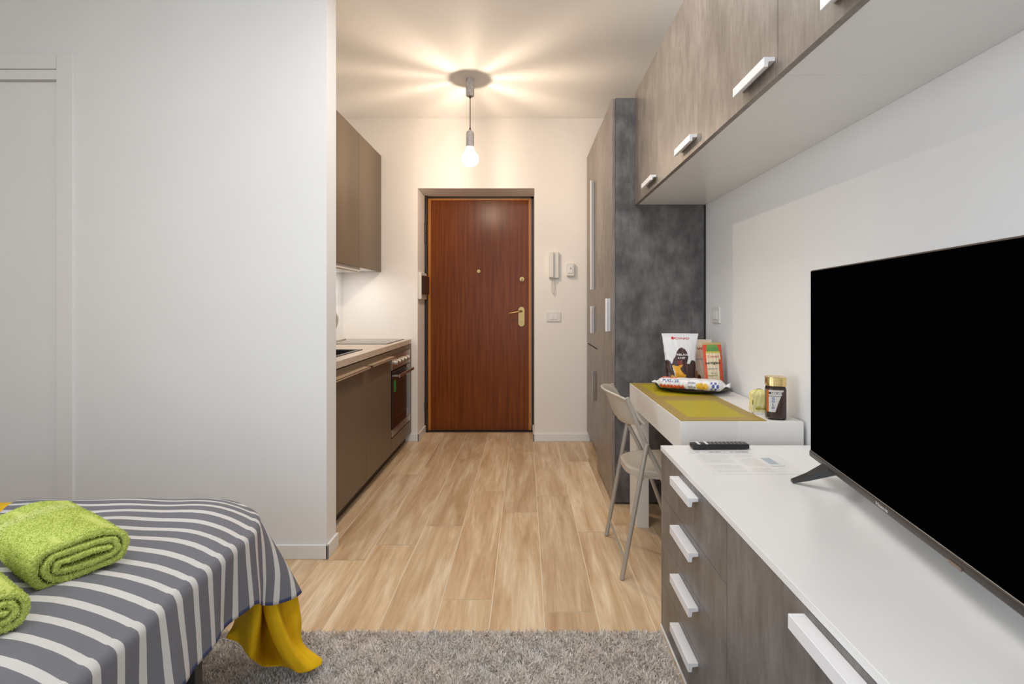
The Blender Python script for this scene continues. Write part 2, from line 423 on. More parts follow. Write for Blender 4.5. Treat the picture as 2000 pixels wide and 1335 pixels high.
def switch(name, label, x0, x1, z0, z1, y, nbtn, facing='Y'):
    t = thing(name, label, 'light switch', ((x0+x1)/2, y, z0) if facing == 'Y' else (y, (x0+x1)/2, z0))
    def bb(u0, u1, w0, w1, d0, d1, bev):
        if facing == 'Y': return B(u0, u1, y-d1, y-d0, w0, w1, bev=bev)
        return B(y-d1, y-d0, u0, u1, w0, w1, bev=bev)
    obj('cover_plate', bb(x0, x1, z0, z1, 0, .009, .002), M['white_plastic'], t)
    iw = (x1-x0)*.56; c = (x0+x1)/2
    for k in range(nbtn):
        u0 = c-iw/2+iw*k/nbtn
        obj('rocker', bb(u0+.001, u0+iw/nbtn-.001, z0+(z1-z0)*.24, z1-(z1-z0)*.24, .009, .013, .0015), M['skirting'], t)
    return t
a, b = wp(1067, 609), wp(1095, 627.5)
switch('light_switch', 'white rocker switch plate on the back wall below the intercom', a.x, b.x, b.z, a.z, 4.494, 2)
switch('light_switch', 'white switch plate on the right wall above the tray of snacks', 2.845, 2.955, 1.095, 1.185, WX, 2, 'X')
# box on the left reveal
t = thing('alarm_keypad', 'white box with a dark brown face on the left door reveal', 'keypad', (DL, 4.64, 1.25))
obj('housing', B(DL, DL+.028, 4.51, 4.765, 1.245, 1.485, bev=.006), M['white_plastic'], t)
obj('cover', B(DL+.0275, DL+.052, 4.53, 4.765, 1.29, 1.455, bev=.004), mat('dark_brown_gloss', (.035,.010,.006), .25), t)

# ------------------------------------------------------------------ pendant lamp
t = thing('pendant_lamp', 'bare glowing globe bulb hanging on a cord from a concrete canopy', 'lamp', (BULB.x, BULB.y, CZ))
bx, by, bz = BULB
bm = bmesh.new(); lathe(bm, [(.0, CZ), (.030, CZ), (.031, CZ-.02), (.030, CZ-.118), (.026, CZ-.124), (0, CZ-.124)], (bx, by, 0), 28); obj('canopy', bm, M['concrete'], t, smooth=40)
bm = bmesh.new(); tube(bm, [(bx, by, CZ-.12), (bx, by, 2.46)], .0030, 8); cyl(bm, (bx, by, CZ-.12), (bx, by, CZ-.138), .008, .006); cyl(bm, (bx, by, 2.478), (bx, by, 2.458), .005, .008)
obj('cord', bm, M['cord'], t, smooth=40)
bm = bmesh.new(); lathe(bm, [(0, 2.462), (.012, 2.460), (.024, 2.450), (.029, 2.432), (.029, 2.342), (.026, 2.336), (0, 2.336)], (bx, by, 0), 28); obj('socket', bm, M['concrete'], t, smooth=40)
m = bpy.data.materials.new('glowing_glass'); m.use_nodes = True; nt = m.node_tree; nt.nodes.clear()
out = nt.nodes.new('ShaderNodeOutputMaterial'); tr = nt.nodes.new('ShaderNodeBsdfTransparent'); em = nt.nodes.new('ShaderNodeEmission')
lw = nt.nodes.new('ShaderNodeLayerWeight'); lw.inputs[0].default_value = .35
inv = nt.nodes.new('ShaderNodeMath'); inv.operation = 'SUBTRACT'; inv.inputs[0].default_value = 1.05
mul = nt.nodes.new('ShaderNodeMath'); mul.operation = 'MULTIPLY'; mul.inputs[1].default_value = 1.1
em.inputs[0].default_value = (1, .84, .62, 1); ad = nt.nodes.new('ShaderNodeAddShader')
nt.links.new(lw.outputs['Facing'], inv.inputs[1]); nt.links.new(inv.outputs[0], mul.inputs[0]); nt.links.new(mul.outputs[0], em.inputs[1])
nt.links.new(tr.outputs[0], ad.inputs[0]); nt.links.new(em.outputs[0], ad.inputs[1]); nt.links.new(ad.outputs[0], out.inputs[0])
M['bulb'] = m
R = .063; prof = [(0, bz-R)]
prof += [(R*math.sin(a), bz-R*math.cos(a)) for a in [k*PI/20 for k in range(1, 17)]]
prof += [(.030, bz+.068), (.028, bz+.080)]
bm = bmesh.new(); lathe(bm, prof, (bx, by, 0), 40); bulb = obj('bulb', bm, M['bulb'], t, smooth=True)
m = bpy.data.materials.new('filament_glow'); m.use_nodes = True; b_ = m.node_tree.nodes['Principled BSDF']
b_.inputs['Base Color'].default_value = (.9,.7,.4,1); b_.inputs['Emission Color'].default_value = (1,.75,.42,1); b_.inputs['Emission Strength'].default_value = 14
M['filament'] = m
for k in range(9):
    a = 2*PI*k/9+.25+.12*math.sin(k*2.3); r0 = .024; bm = bmesh.new()
    wdt = .0014+.0012*((k*7) % 3)/2
    tube(bm, [(bx+r0*math.cos(a), by+r0*math.sin(a), bz-.034), (bx+.021*math.cos(a), by+.021*math.sin(a), bz+.005),
              (bx+.012*math.cos(a), by+.012*math.sin(a), bz+.060)], wdt, 8)
    obj('filament', bm, M['filament'], bulb, smooth=60)

# ------------------------------------------------------------------ kitchen
KX = -1.0
def base_unit(y0, y1, label):
    t = thing('kitchen_base_cabinet', label, 'cabinet', ((-1.3), (y0+y1)/2, 0), group='taupe base cabinets under the worktop')
    bm = bmesh.new(); box(bm, -1.575, KX-.021, y0+.001, y1-.001, .084, .686); obj('body', bm, M['taupe_dark'], t)
    door = obj('door', B(KX-.02, KX, y0+.0015, y1-.0015, .084, .850, bev=.0015), M['taupe'], t)
    bm = bmesh.new(); box(bm, KX, KX+.040, y0+.03, y1-.03, .812, .8150); box(bm, KX+.0365, KX+.040, y0+.03, y1-.03, .803, .8155)
    obj('edge_pull', bm, M['taupe_pull'], door)
    obj('plinth', B(KX-.062, KX-.050, y0, y1, .0, .083), M['taupe_dark'], t)
    return t
base_unit(2.565, 3.212, 'taupe base cabinet below the sink, nearest the partition wall')
base_unit(3.214, 3.816, 'taupe base cabinet just left of the oven')
# worktop with a cut for the sink
SX0, SX1, SY0, SY1 = -1.50, -1.10, 2.72, 3.40
bm = bmesh.new()
box(bm, SX1, KX+.0, 2.56, 4.490, .858, .896); box(bm, -1.598, SX0, 2.56, 4.490, .858, .896)
box(bm, SX0, SX1, 2.56, SY0, .858, .896); box(bm, SX0, SX1, SY1, 4.490, .858, .896)
bmesh.ops.remove_doubles(bm, verts=bm.verts[:], dist=1e-5)
tag(obj('kitchen_worktop', bm, M['worktop']), 'beige laminate kitchen worktop holding the sink and hob', 'worktop')
t = thing('kitchen_sink', 'black inset sink in the beige worktop', 'sink', (-1.3, 3.06, .70))
bm = bmesh.new()
x0, x1, y0, y1 = SX0+.002, SX1-.002, SY0+.002, SY1-.002
for q in ((x0, x0+.02, y0, y1), (x1-.02, x1, y0, y1), (x0, x1, y0, y0+.02), (x0, x1, y1-.02, y1)): box(bm, *q, .70, .898)
box(bm, x0, x1, y0, y1, .69, .702); obj('basin', bm, M['sink'], t)
bm = bmesh.new()
for q in ((x0-.02, x0+.012, y0-.02, y1+.02), (x1-.004, x1+.016, y0-.02, y1+.02), (x0, x1, y0-.02, y0+.01), (x0, x1, y1-.006, y1+.016)): box(bm, *q, .8965, .9005)
obj('rim', bm, M['sink'], t)
t = thing('kitchen_faucet', 'curved pale metal tap just showing past the partition wall edge', 'faucet', (-1.31, 3.52, .896))
bm = bmesh.new(); cyl(bm, (-1.34, 3.53, .897), (-1.34, 3.53, .94), .026, .022); obj('base', bm, M['chrome'], t, smooth=40)
bm = bmesh.new(); tube(bm, [(-1.34, 3.53, .93), (-1.33, 3.53, 1.0), (-1.30, 3.53, 1.07), (-1.295, 3.52, 1.12), (-1.32, 3.50, 1.16), (-1.36, 3.47, 1.165), (-1.385, 3.44, 1.13)], .011, 12, smooth=2); obj('spout', bm, M['tap'], t, smooth=60)
bm = bmesh.new(); tube(bm, [(-1.33, 3.53, .935), (-1.285, 3.55, .945), (-1.245, 3.56, .957)], .006, 10); obj('lever', bm, M['chrome'], t, smooth=60)
t = thing('induction_hob', 'flat glass hob reflecting the white wall on the worktop', 'hob', (-1.31, 4.15, .896))
obj('glass_plate', B(-1.56, -1.052, 3.885, 4.425, .8965, .902, bev=.0015), mat('hob_glass', (.10,.095,.085), .10, spec=1.0, IOR=2.4), t)
obj('rim', B(-1.563, -1.048, 3.881, 4.429, .8962, .8985), M['black_gap'], t)
# oven
t = thing('built_in_oven', 'built-in black glass oven with steel panel and five knobs', 'oven', (-1.3, 4.12, .2))
oy0, oy1 = 3.822, 4.418
obj('body', B(-1.56, KX-.012, oy0, oy1, .195, .815), M['black_plastic'], t)
pan = obj('control_panel', B(KX-.012, KX+.006, oy0, oy1, .705, .815, bev=.002), M['steel'], t)
for k in range(5):
    y = 3.915+.10*k
    bm = bmesh.new(); cyl(bm, (KX+.005, y, .755), (KX+.030, y, .755), .021, .018, seg=20); obj('knob', bm, M['steel'], pan, smooth=40)
dr = obj('oven_door', B(KX-.012, KX+.006, oy0, oy1, .262, .698, bev=.002), M['black_glass'], t)
obj('window_pane', B(KX+.0055, KX+.0075, oy0+.07, oy1-.07, .33, .60, bev=.001), mat('oven_window', (.012,.009,.008), .12), dr)
bm = bmesh.new(); box(bm, KX+.040, KX+.052, oy0+.05, oy1-.05, .645, .668, bev=.003)
for y in (oy0+.08, oy1-.08): box(bm, KX+.004, KX+.045, y-.008, y+.008, .650, .664)
obj('handle', bm, M['steel'], dr)
obj('energy_label', B(KX+.006, KX+.0085, oy0+.050, oy0+.105, .535, .625), M['green_label'], dr)
obj('lower_trim', B(KX-.012, KX+.006, oy0, oy1, .205, .260, bev=.002), M['steel'], t)
t = thing('oven_housing', 'taupe cabinet frame around the oven at the end of the worktop', 'cabinet', (-1.3, 4.15, 0), group='taupe base cabinets under the worktop')
bm = bmesh.new(); box(bm, KX-.02, KX, 3.818, 4.422, .818, .855); obj('front_strip', bm, M['taupe'], t); obj('front_strip', B(KX-.02, KX, 3.818, 4.422, .084, .192), M['taupe'], t)
obj('side_filler', B(-1.575, KX, 4.4235, 4.490, .084, .855), M['taupe'], t)
obj('plinth', B(KX-.062, KX-.050, 3.818, 4.480, 0, .083), M['taupe_dark'], t)

# wall cabinets
UX = -1.263
def wall_unit(y0, y1, label):
    t = thing('kitchen_wall_cabinet', label, 'cabinet', (-1.43, (y0+y1)/2, 1.487), group='taupe wall cabinets over the worktop')
    obj('body', B(-1.598, UX-.019, y0+.001, y1-.001, 1.49, 2.497), M['white_desk'], t)
    obj('door', B(UX-.018, UX, y0+.001, y1-.001, 1.483, 2.50, bev=.0015), M['taupe'], t)
wall_unit(2.62, 3.284, 'taupe wall cabinet mostly hidden behind the partition wall')
wall_unit(3.286, 3.885, 'taupe wall cabinet on the left, above the extractor')
wall_unit(3.887, 4.488, 'taupe wall cabinet on the right, against the back wall')
t = thing('cooker_hood', 'slim grey extractor under the taupe wall cabinet', 'cooker hood', (-1.42, 3.75, 1.44))
obj('casing', B(-1.59, -1.285, 3.45, 3.98, 1.455, 1.489, bev=.003), M['white_desk'], t)
bm = bmesh.new(); box(bm, -1.57, -1.30, 3.47, 3.96, 1.447, 1.4555); obj('filter', bm, M['steel'], t)
t = thing('under_cabinet_light', 'thin white lamp strip under the wall cabinet by the back wall', 'lamp', (-1.4, 4.12, 1.478))
obj('housing', B(-1.43, -1.37, 3.995, 4.25, 1.480, 1.4895, bev=.002), M['white_plastic'], t)
m = mat('lit_diffuser', (1,1,1), .5); bsdf(m).inputs['Emission Color'].default_value = (1,.97,.92,1); bsdf(m).inputs['Emission Strength'].default_value = 3
obj('diffuser', B(-1.425, -1.375, 4.0, 4.245, 1.4785, 1.4798), m, t)

# ------------------------------------------------------------------ tall units on the right
# refrigerator column against the back wall
FX = .540
t = thing('tall_fridge_cabinet', 'tall brown cabinet with long white handles beside the back wall', 'cabinet', (.8, 4.1, 0))
obj('body', B(FX+.021, WX-.004, 3.705, 4.488, .09, 2.48), M['slate'], t)
d = obj('door', B(FX, FX+.019, 3.705, 4.488, .868, 2.485, bev=.0015), M['bulb_lit_front'], t, label='upper door with two long white handles')
def vhandle(x, y, z0, z1, m, parent, depth=.028, wdt=.030):
    bm = bmesh.new(); prof = [(x, y), (x-depth, y), (x-depth, y-wdt), (x-depth+.010, y-wdt), (x-depth+.010, y-.010), (x, y-.010)]
    A = [bm.verts.new((a, b, z0)) for a, b in prof]; Bq = [bm.verts.new((a, b, z1)) for a, b in prof]
    bm.faces.new(A); bm.faces.new(Bq[::-1])
    for k in range(6): bm.faces.new((A[k], Bq[k], Bq[(k+1) % 6], A[(k+1) % 6]))
    bmesh.ops.bevel(bm, geom=bm.edges[:], offset=.0012, segments=2, profile=.5, affect='EDGES')
    return obj('handle', bm, m, parent)
vhandle(FX, 4.04, 1.315, 2.17, M['white_handle'], d); vhandle(FX, 4.04, .975, 1.185, M['white_handle'], d)
d = obj('door', B(FX, FX+.019, 3.705, 4.488, .092, .858, bev=.0015), M['bulb_lit_front'], t, label='lower door with grey handle')
vhandle(FX, 3.93, .46, .69, M['steel'], d)
obj('plinth', B(FX+.05, FX+.062, 3.705, 4.488, 0, .089), M['dark_edge'], t)
# wardrobe
t = thing('wardrobe', 'tall slate grey wardrobe with brown grained door and dark side panel', 'wardrobe', (.8, 3.38, 0))
obj('side_panel', B(.540, WX-.014, 3.070, 3.088, .012, 2.437, bev=.0008), M['slate'], t)
obj('body', B(.545, WX-.014, 3.090, 3.700, .012, 2.435), M['slate'], t)
d = obj('door', B(.520, .5385, 3.070, 3.698, .015, 2.432, bev=.0012), M['bulb_lit_front'], t)
vhandle(.520, 3.145, 1.035, 1.236, M['white_handle'], d, .030, .028)
for x in (.60, 1.02):
    bm = bmesh.new(); cyl(bm, (x, 3.11, 0), (x, 3.11, .0125), .018); obj('foot', bm, M['black_plastic'], t)
obj('wall_filler', B(WX-.0135, WX-.001, 3.075, 3.69, .0, 2.437), M['black_gap'], t)

# wall cabinets running over the desk and the dresser
HX = .657
def lhandle(y0, y1, x, ztop, parent, proj=.030, drop=.026, th=.011):
    """angle-profile pull: plate standing off the front with a lip turned down"""
    bm = bmesh.new(); prof = [(x, ztop), (x-proj, ztop), (x-proj, ztop-drop), (x-proj+th, ztop-drop), (x-proj+th, ztop-th), (x, ztop-th)]
    A = [bm.verts.new((a, y0, b)) for a, b in prof]; Bq = [bm.verts.new((a, y1, b)) for a, b in prof]
    bm.faces.new(A); bm.faces.new(Bq[::-1])
    for k in range(6): bm.faces.new((A[k], Bq[k], Bq[(k+1) % 6], A[(k+1) % 6]))
    bmesh.ops.bevel(bm, geom=bm.edges[:], offset=.0012, segments=2, profile=.5, affect='EDGES')
    return obj('handle', bm, M['white_handle'], parent)
seams = [.27, .875, 1.333, 1.944, 2.556, 3.066]
labs = ['brown grained wall cabinet nearest the camera, mostly above the frame',
        'brown grained wall cabinet at the top edge, left of the large white underside',
        'brown grained wall cabinet, third door from the wardrobe',
        'brown grained wall cabinet, second door from the wardrobe',
        'brown grained wall cabinet touching the wardrobe']
for i in range(5):
    y0, y1 = seams[i], seams[i+1]
    t = thing('hanging_cabinet', labs[i], 'cabinet', ((HX+WX)/2, (y0+y1)/2, 1.795), group='wall cabinets in a row above the television')
    obj('body', B(HX+.020, WX-.001, y0+.0005, y1-.0005, 1.797, 2.46), M['white_lam'], t)
    d = obj('door', B(HX, HX+.0188, y0+.0012, y1-.0012, 1.795, 2.46, bev=.0008), M['bulb_lit_front'], t)
    lhandle(y0+.012, y0+.215, HX, 1.850, d, .030, .026, .011)
obj_ = None

# ------------------------------------------------------------------ dresser
DX = .504
t = thing('dresser', 'low slate grey dresser with white top and white angle handles', 'dresser', ((DX+WX)/2, 1.0, 0))
obj('top', B(DX-.001, WX-.002, .24, 1.905, .658, .676, bev=.001), M['white_lam'], t)
obj('side_panel', B(DX+.004, WX-.004, 1.884, 1.900, .016, .657, bev=.001), M['white_lam'], t)
obj('body', B(DX+.021, WX-.004, .26, 1.883, .018, .657), M['dark_edge'], t)
obj('plinth', B(DX-.004, WX-.004, .24, 1.902, .0005, .0155, bev=.001), M['white_lam'], t)
for k in range(4):
    zt = .6565-.160*k; d = obj('drawer', B(DX, DX+.0195, 1.2812, 1.899, zt-.1585, zt, bev=.0008), M['slate_front'], t)
    lhandle(1.49, 1.682, DX, zt-.020, d, .030, .027, .011)
for k in range(2):
    zt = .6565-.320*k; d = obj('drawer', B(DX, DX+.0195, .26, 1.2788, zt-.3185, zt, bev=.0008), M['slate_front'], t)
    lhandle(.60, .925, DX, zt-.014, d, .030, .027, .011)

# ------------------------------------------------------------------ desk
t = thing('desk', 'narrow white wall desk on slab legs between wardrobe and dresser', 'desk', (.83, 2.45, 0))
TX0, TX1, TY0, TY1 = .596, 1.068, 1.970, 2.925
obj('top', B(TX0, TX1, TY0, TY1, .632, .750, bev=.0012), M['white_desk'], t)
obj('end_panel', B(.822, TX1+.001, TY0-.004, TY0-.0002, .634, .749, bev=.0008), M['white_desk'], t)
obj('leg', B(TX0+.001, TX0+.068, 2.752, TY1-.001, 0, .631, bev=.001), M['white_desk'], t)
obj('leg', B(TX0+.001, TX0+.068, TY0+.001, TY0+.06, 0, .631, bev=.001), M['white_desk'], t)
obj('leg', B(TX1-.068, TX1-.001, 2.752, TY1-.001, 0, .631, bev=.001), M['white_desk'], t)
obj('leg', B(TX1-.068, TX1-.001, TY0+.001, TY0+.06, 0, .631, bev=.001), M['white_desk'], t)

# placemats
m = mat('woven_vinyl', (.4,.35,.02), .45)
uv = nd(m, 'ShaderNodeUVMap'); sp = nd(m, 'ShaderNodeSeparateXYZ'); lk(m, uv.outputs[0], sp.inputs[0])
def band(m, s, lo, hi):
    return mathn(m, 'MULTIPLY', mathn(m, 'GREATER_THAN', s, lo), mathn(m, 'LESS_THAN', s, hi))
inner = mathn(m, 'MULTIPLY', band(m, sp.outputs[0], .14, .86), band(m, sp.outputs[1], .13, .88))
wv = nd(m, 'ShaderNodeTexChecker'); wv.inputs['Scale'].default_value = 140; lk(m, uv.outputs[0], wv.inputs[0])
n = noise(m, 40, (1, 8, 1))
ca = mixc(m, n.outputs[0], (.40,.28,.06), (.34,.24,.065)); cb = mixc(m, n.outputs[0], (.48,.39,.008), (.42,.35,.012))
lk(m, mixc(m, inner, ca, cb), bsdf(m).inputs['Base Color']); bump(m, wv.outputs[1], .3, .0006); M['mat'] = m
def placemat(y0, y1, label):
    bm = bmesh.new(); x0, x1 = .600, .930
    grid(bm, [[(x0, y0, .7525), (x0, y1, .7525)], [(x1, y0, .7525), (x1, y1, .7525)]], [[(0, 0), (0, 1)], [(1, 0), (1, 1)]])
    r = bmesh.ops.extrude_face_region(bm, geom=bm.faces[:]); 
    for v in [g for g in r['geom'] if isinstance(g, bmesh.types.BMVert)]: v.co.z = .7503
    return tag(obj('placemat', bm, M['mat']), label, 'placemat', 'placemats on the white desk')
placemat(1.973, 2.440, 'mustard yellow placemat nearer the television, nothing on it')
placemat(2.446, 2.920, 'mustard yellow placemat under the tray of snacks')

# ------------------------------------------------------------------ folding chair
t = thing('folding_chair', 'beige metal folding chair pushed under the white desk', 'chair', (.60, 2.44, 0))
yn, yf = 2.245, 2.640
def bothsides(fn): 
    for y in (yn, yf): fn(y)
def flat_tube(bm, pts, w=.011, d=.011): tube(bm, pts, w, 10)
for y, s in ((yn, 1), (yf, -1)):
    bm = bmesh.new(); tube(bm, [(.445, y, .790), (.480, y, .70), (.528, y, .587), (.593, y, .46), (.640, y, .33), (.760, y, .006)], .0105, 12); obj('front_leg', bm, M['chair_tube'], t, smooth=60)
    y2 = y-.014*s
    bm = bmesh.new(); tube(bm, [(.530, y2, .592), (.421, y2, .006)], .0105, 12); obj('rear_leg', bm, M['chair_tube'], t, smooth=60)
bm = bmesh.new(); tube(bm, [(.435, yn-.01, .085), (.435, yf+.01, .085)], .005, 8); obj('crossbar', bm, M['chair_tube'], t, smooth=60)
bm = bmesh.new(); tube(bm, [(.72, yn, .11), (.72, yf, .11)], .006, 8); obj('crossbar', bm, M['chair_tube'], t, smooth=60)
# backrest plate: curved in plan and rolled at its upper rim
rows = []
for i in range(13):
    v = i/12; row = []
    for j in range(25):
        u = j/24*2-1; y = (yn+yf)/2 + u*(yf-yn)/2*1.02
        bow = .075*(1-abs(u)**2.2)
        top = .805-.020*abs(u)**3; bot = .655+.020*abs(u)**3-.0*u
        z = bot+(top-bot)*v
        x = .512-bow-.055*(v)-.018*max(0, (v-.75)/.25)**2+.012*max(0, (.2-v)/.2)
        row.append((x, y, z))
    rows.append(row)
bm = bmesh.new(); grid(bm, rows); o = obj('backrest', bm, M['chair'], t, smooth=True)
md = o.modifiers.new('s', 'SOLIDIFY'); md.thickness = .010; md.offset = 0; md = o.modifiers.new('b', 'BEVEL'); md.width = .003; md.segments = 3; md.limit_method = 'ANGLE'; md.angle_limit = 1.0
# seat: rounded plate with a turned-down rim, dished
def seat_pt(a, k):
    hx, hy, n = .205, .185, 3.4
    ca, sa = math.cos(a), math.sin(a); x = hx*abs(ca)**(2/n)*(1 if ca > 0 else -1); y = hy*abs(sa)**(2/n)*(1 if sa > 0 else -1)
    if x < 0: y *= 1-.16*(-x/hx)**1.5
    return x*k, y*k
bm = bmesh.new(); N = 56; rings = []
for (k, z) in ((0.0001, .445), (.35, .446), (.7, .451), (.88, .456), (.96, .457), (1.0, .452), (1.005, .440), (1.0, .425), (.985, .424), (.96, .440), (.5, .438), (.0001, .436)):
    rings.append([(.668+seat_pt(2*PI*i/N, k)[0], (yn+yf)/2+seat_pt(2*PI*i/N, k)[1], z) for i in range(N+1)])
grid(bm, rings); bmesh.ops.remove_doubles(bm, verts=bm.verts[:], dist=2e-4); obj('seat', bm, M['chair'], t, smooth=50)
for y in (yn+.012, yf-.012):
    bm = bmesh.new(); cyl(bm, (.528, y-.018, .588), (.528, y+.018, .588), .007, seg=12); obj('pivot', bm, M['chrome'], t, smooth=40); bm = bmesh.new(); cyl(bm, (.515, y-.018, .438), (.515, y+.018, .438), .006, seg=12); obj('pivot', bm, M['chrome'], t, smooth=40)

# ------------------------------------------------------------------ television
ang = -math.atan2(.162, .987)
t = thing('television', 'flat black television standing at an angle on the white dresser top', 'television', (.873, 1.567, .6765), ang)
TW, TB, TT = .958, .060, .627
obj('screen', B(-.0015, .004, -TW+.006, -.005, TB+.020, TT-.004), M['tv_black'], t, label='black switched-off screen')
bm = bmesh.new(); box(bm, .0, .024, -TW, 0, TB+.004, TT, bev=.003); obj('frame', bm, M['tv_bezel'], t)
bm = bmesh.new(); box(bm, -.0045, .026, -TW-.001, .001, TB, TB+.0185, bev=.004, seg=3); ch = obj('chin', bm, M['tv_bezel'], t, smooth=50)
box_bm = B(-.003, .0, -TW+.002, -.002, TB+.0188, TB+.0203); obj('trim_line', box_bm, M['steel'], t)
bm = bmesh.new(); box(bm, .024, .040, -TW+.05, -.05, TB+.06, TT-.06, bev=.01); box(bm, .04, .075, -TW+.18, -.18, TB+.07, TB+.36, bev=.012); obj('rear_housing', bm, M['black_plastic'], t)
def ttext(s, y, width, z, size, m):
    bm = text_bm(s, size, lambda u, v: (-.0050, y-u, z+v), width); return obj('lettering', bm, m, ch)
ttext('Hisense', -.425, .050, TB+.0055, .012, M['ink_white'])
obj('sensor_window', B(-.0065, -.004, -.690, -.655, TB-.0005, TB+.006, bev=.001), mat('sensor_lens', (.16,.11,.08), .2), ch)
for y in (-.13, -.885):
    for s in (-1, 1):
        bm = bmesh.new(); yt = y+.055 if y > -.5 else y-.055
        tip = Vector((-.078 if s < 0 else .135, yt, .004)); top = Vector((.010, y, TB+.006))
        tv = []
        for (c, hw, hh) in ((tip, .010, .0035), (tip*.6+top*.4+Vector((0,0,-.003)), .014, .007), (top, .020, .016)):
            tv.append([bm.verts.new(c+Vector((0, a*hw, b*hh))) for a, b in ((-1,-1), (1,-1), (1,1), (-1,1))])
        for A, Bq in zip(tv, tv[1:]):
            for k in range(4): bm.faces.new((A[k], A[(k+1) % 4], Bq[(k+1) % 4], Bq[k]))
        bm.faces.new(tv[0][::-1]); bm.faces.new(tv[-1])
        obj('foot', bm, M['black_plastic'], t)

# ------------------------------------------------------------------ remote and instruction sheets
t = thing('remote_control', 'black remote control lying across the far end of the dresser', 'remote control', (.705, 1.862, .6785), math.radians(1.5))
obj('shell', B(-.103, .103, -.021, .021, 0, .017, bev=.004, seg=3), M['black_plastic'], t, smooth=50)
for i in range(12):
    for j in range(3):
        x = -.078+.0145*i; y = -.012+.012*j
        if i == 1: continue
        bm = B(x-.0045, x+.0045, y-.0038, y+.0038, .0165, .0195, bev=.001)
        obj('key', bm, M['ink_white'] if i in (0, 2) else M['grey_btn'], t)
def sheet(name, x0, x1, y0, y1, z, label, group):
    bm = B(x0, x1, y0, y1, z, z+.0006); m = M['paper']
    return tag(obj(name, bm, m), label, 'paper sheet', group)
M['paper'] = noisy('laminated_paper', (.79,.79,.79), (.81,.81,.81), 30, rough=.22)
s1 = sheet('instruction_sheet', .577, .872, 1.578, 1.790, .6762, 'laminated sheet of printed instructions between remote and television foot', None)
sheet_rows = [("WELCOME  CHECK-IN", .60, 1.770, .10, .006), ("Wi-Fi  TV  Info", .625, 1.755, .06, .005)]
rnd = random.Random(3)
words = 'house rules please keep the keys and close door wifi network guest check out before ten recycle paper glass plastic water heating thank you enjoy your stay'.split()
parts_bm = bmesh.new()
for k in range(17):
    y = 1.768-.0105*k
    for c0, wd in ((.590, .115), (.718, .070)):
        if rnd.random() < .15: continue
        s = ' '.join(rnd.choice(words) for _ in range(4 if wd > .1 else 3))
        add(parts_bm, text_bm(s, .0055, lambda u, v: (c0+wd/2+u, y+v, .67695), wd*rnd.uniform(.75, 1)))
obj('lettering', parts_bm, M['ink_grey'], s1)
bm = bmesh.new(); box(bm, .800, .832, 1.675, 1.745, .6767, .6770); obj('map_print', bm, mat('pale_blue_print', (.42,.50,.56), .4), s1)
bm = bmesh.new(); add(bm, text_bm('CHECK OUT', .007, lambda u, v: (.82+u, 1.655+v, .67695), .045, .02)); obj('heading', bm, M['ink_dark'], s1)
s2 = sheet('instruction_strip', .572, .800, 1.800, 1.838, .6762, 'narrow printed strip lying in front of the remote control', None)
bm = bmesh.new()
for k, s in enumerate(('*', 'TV', 'i', 'AIR', 'H2O', '+', 'ok', 'WIFI', 'SOS')): add(bm, text_bm(s, .012, lambda u, v: (.586+.024*k+u, 1.811+v, .67695), None, .02))
obj('lettering', bm, M['ink_dark'], s2)

# ------------------------------------------------------------------ tray with snacks
t = thing('round_tray', 'dark round tray under the snack packets on the far placemat', 'tray', (.885, 2.715, .753))
bm = bmesh.new(); lathe(bm, [(0, .753), (.13, .753), (.165, .757), (.190, .768), (.192, .770), (.188, .771), (.162, .761), (.13, .757), (0, .757)], (.885, 2.715, 0), 48)
obj('plate', bm, M['tray'], t, smooth=40)

def inpoly(x, y, poly):
    c = False; n = len(poly); j = n-1
    for i in range(n):
        xi, yi = poly[i]; xj, yj = poly[j]
        if (yi > y) != (yj > y) and x < (xj-xi)*(y-yi)/(yj-yi)+xi: c = not c
        j = i
    return c
def pouch(name, label, cat, c, w0, w1, h, depth, rotz, lean, paint, texts, wpr=None, nu=56, nv=72, group=None):
    """pillow pouch: u -1..1 across, v 0..1 up; texts: (string, u, v, width, size, material)"""
    t = thing(name, label, cat, c, rotz, group)
    R = Matrix.Rotation(lean, 4, 'X')
    def surf(u, v, side, off=0):
        wd = (w0+(w1-w0)*v**1.6)/2
        if wpr: wd *= wpr(v)
        puff = (max(0, 1-abs(u)**2.2)**.6)*(max(0, 1-abs(2*v-.86)**3 if v > .43 else 1-abs((.43-v)/.43)**4)**.7)
        seal = min(1, v/.04, (1-v)/.07)
        wr = .0016*math.sin(19*u+7*v)*math.sin(11*v+3*u)+.001*math.sin(37*v+5*u)
        y = -(depth/2*puff*max(0, seal)+wr*puff+off) if side > 0 else (depth/2*puff*max(0, seal)+off)
        edge = .0008*math.sin(v*40)*(abs(u) > .9)
        return R @ Vector((u*wd+edge*(1 if u > 0 else -1), y, v*h))
    us = [2*i/nu-1 for i in range(nu+1)]; vs = [j/nv for j in range(nv+1)]
    bm = bmesh.new()
    grid(bm, [[surf(u, v, 1) for v in vs] for u in us], None, [[paint(u, v) for v in vs] for u in us])
    back = [[surf(u, v, -1, .0004) for v in vs] for u in us]
    grid(bm, back, None, [[paint(0.97, v) for v in vs] for u in us])
    bmesh.ops.remove_doubles(bm, verts=bm.verts[:], dist=3e-4)
    body = obj('wrapper', bm, M['print_gloss'], t, smooth=55)
    WL[body.name] = Vector(body.location)
    for (s, u0, v0, wd, size, m, *rest) in texts:
        bmt = text_bm(s, size, lambda a, b: surf(u0+a/(w0/2), v0+b/h, 1, .0012), wd, .02)
        obj('lettering', bmt, m, body)
    return t
W_ = (.76, .77, .79); BR = lin((64, 38, 34)); YE = lin((235, 175, 40)); OR = lin((210, 85, 40))
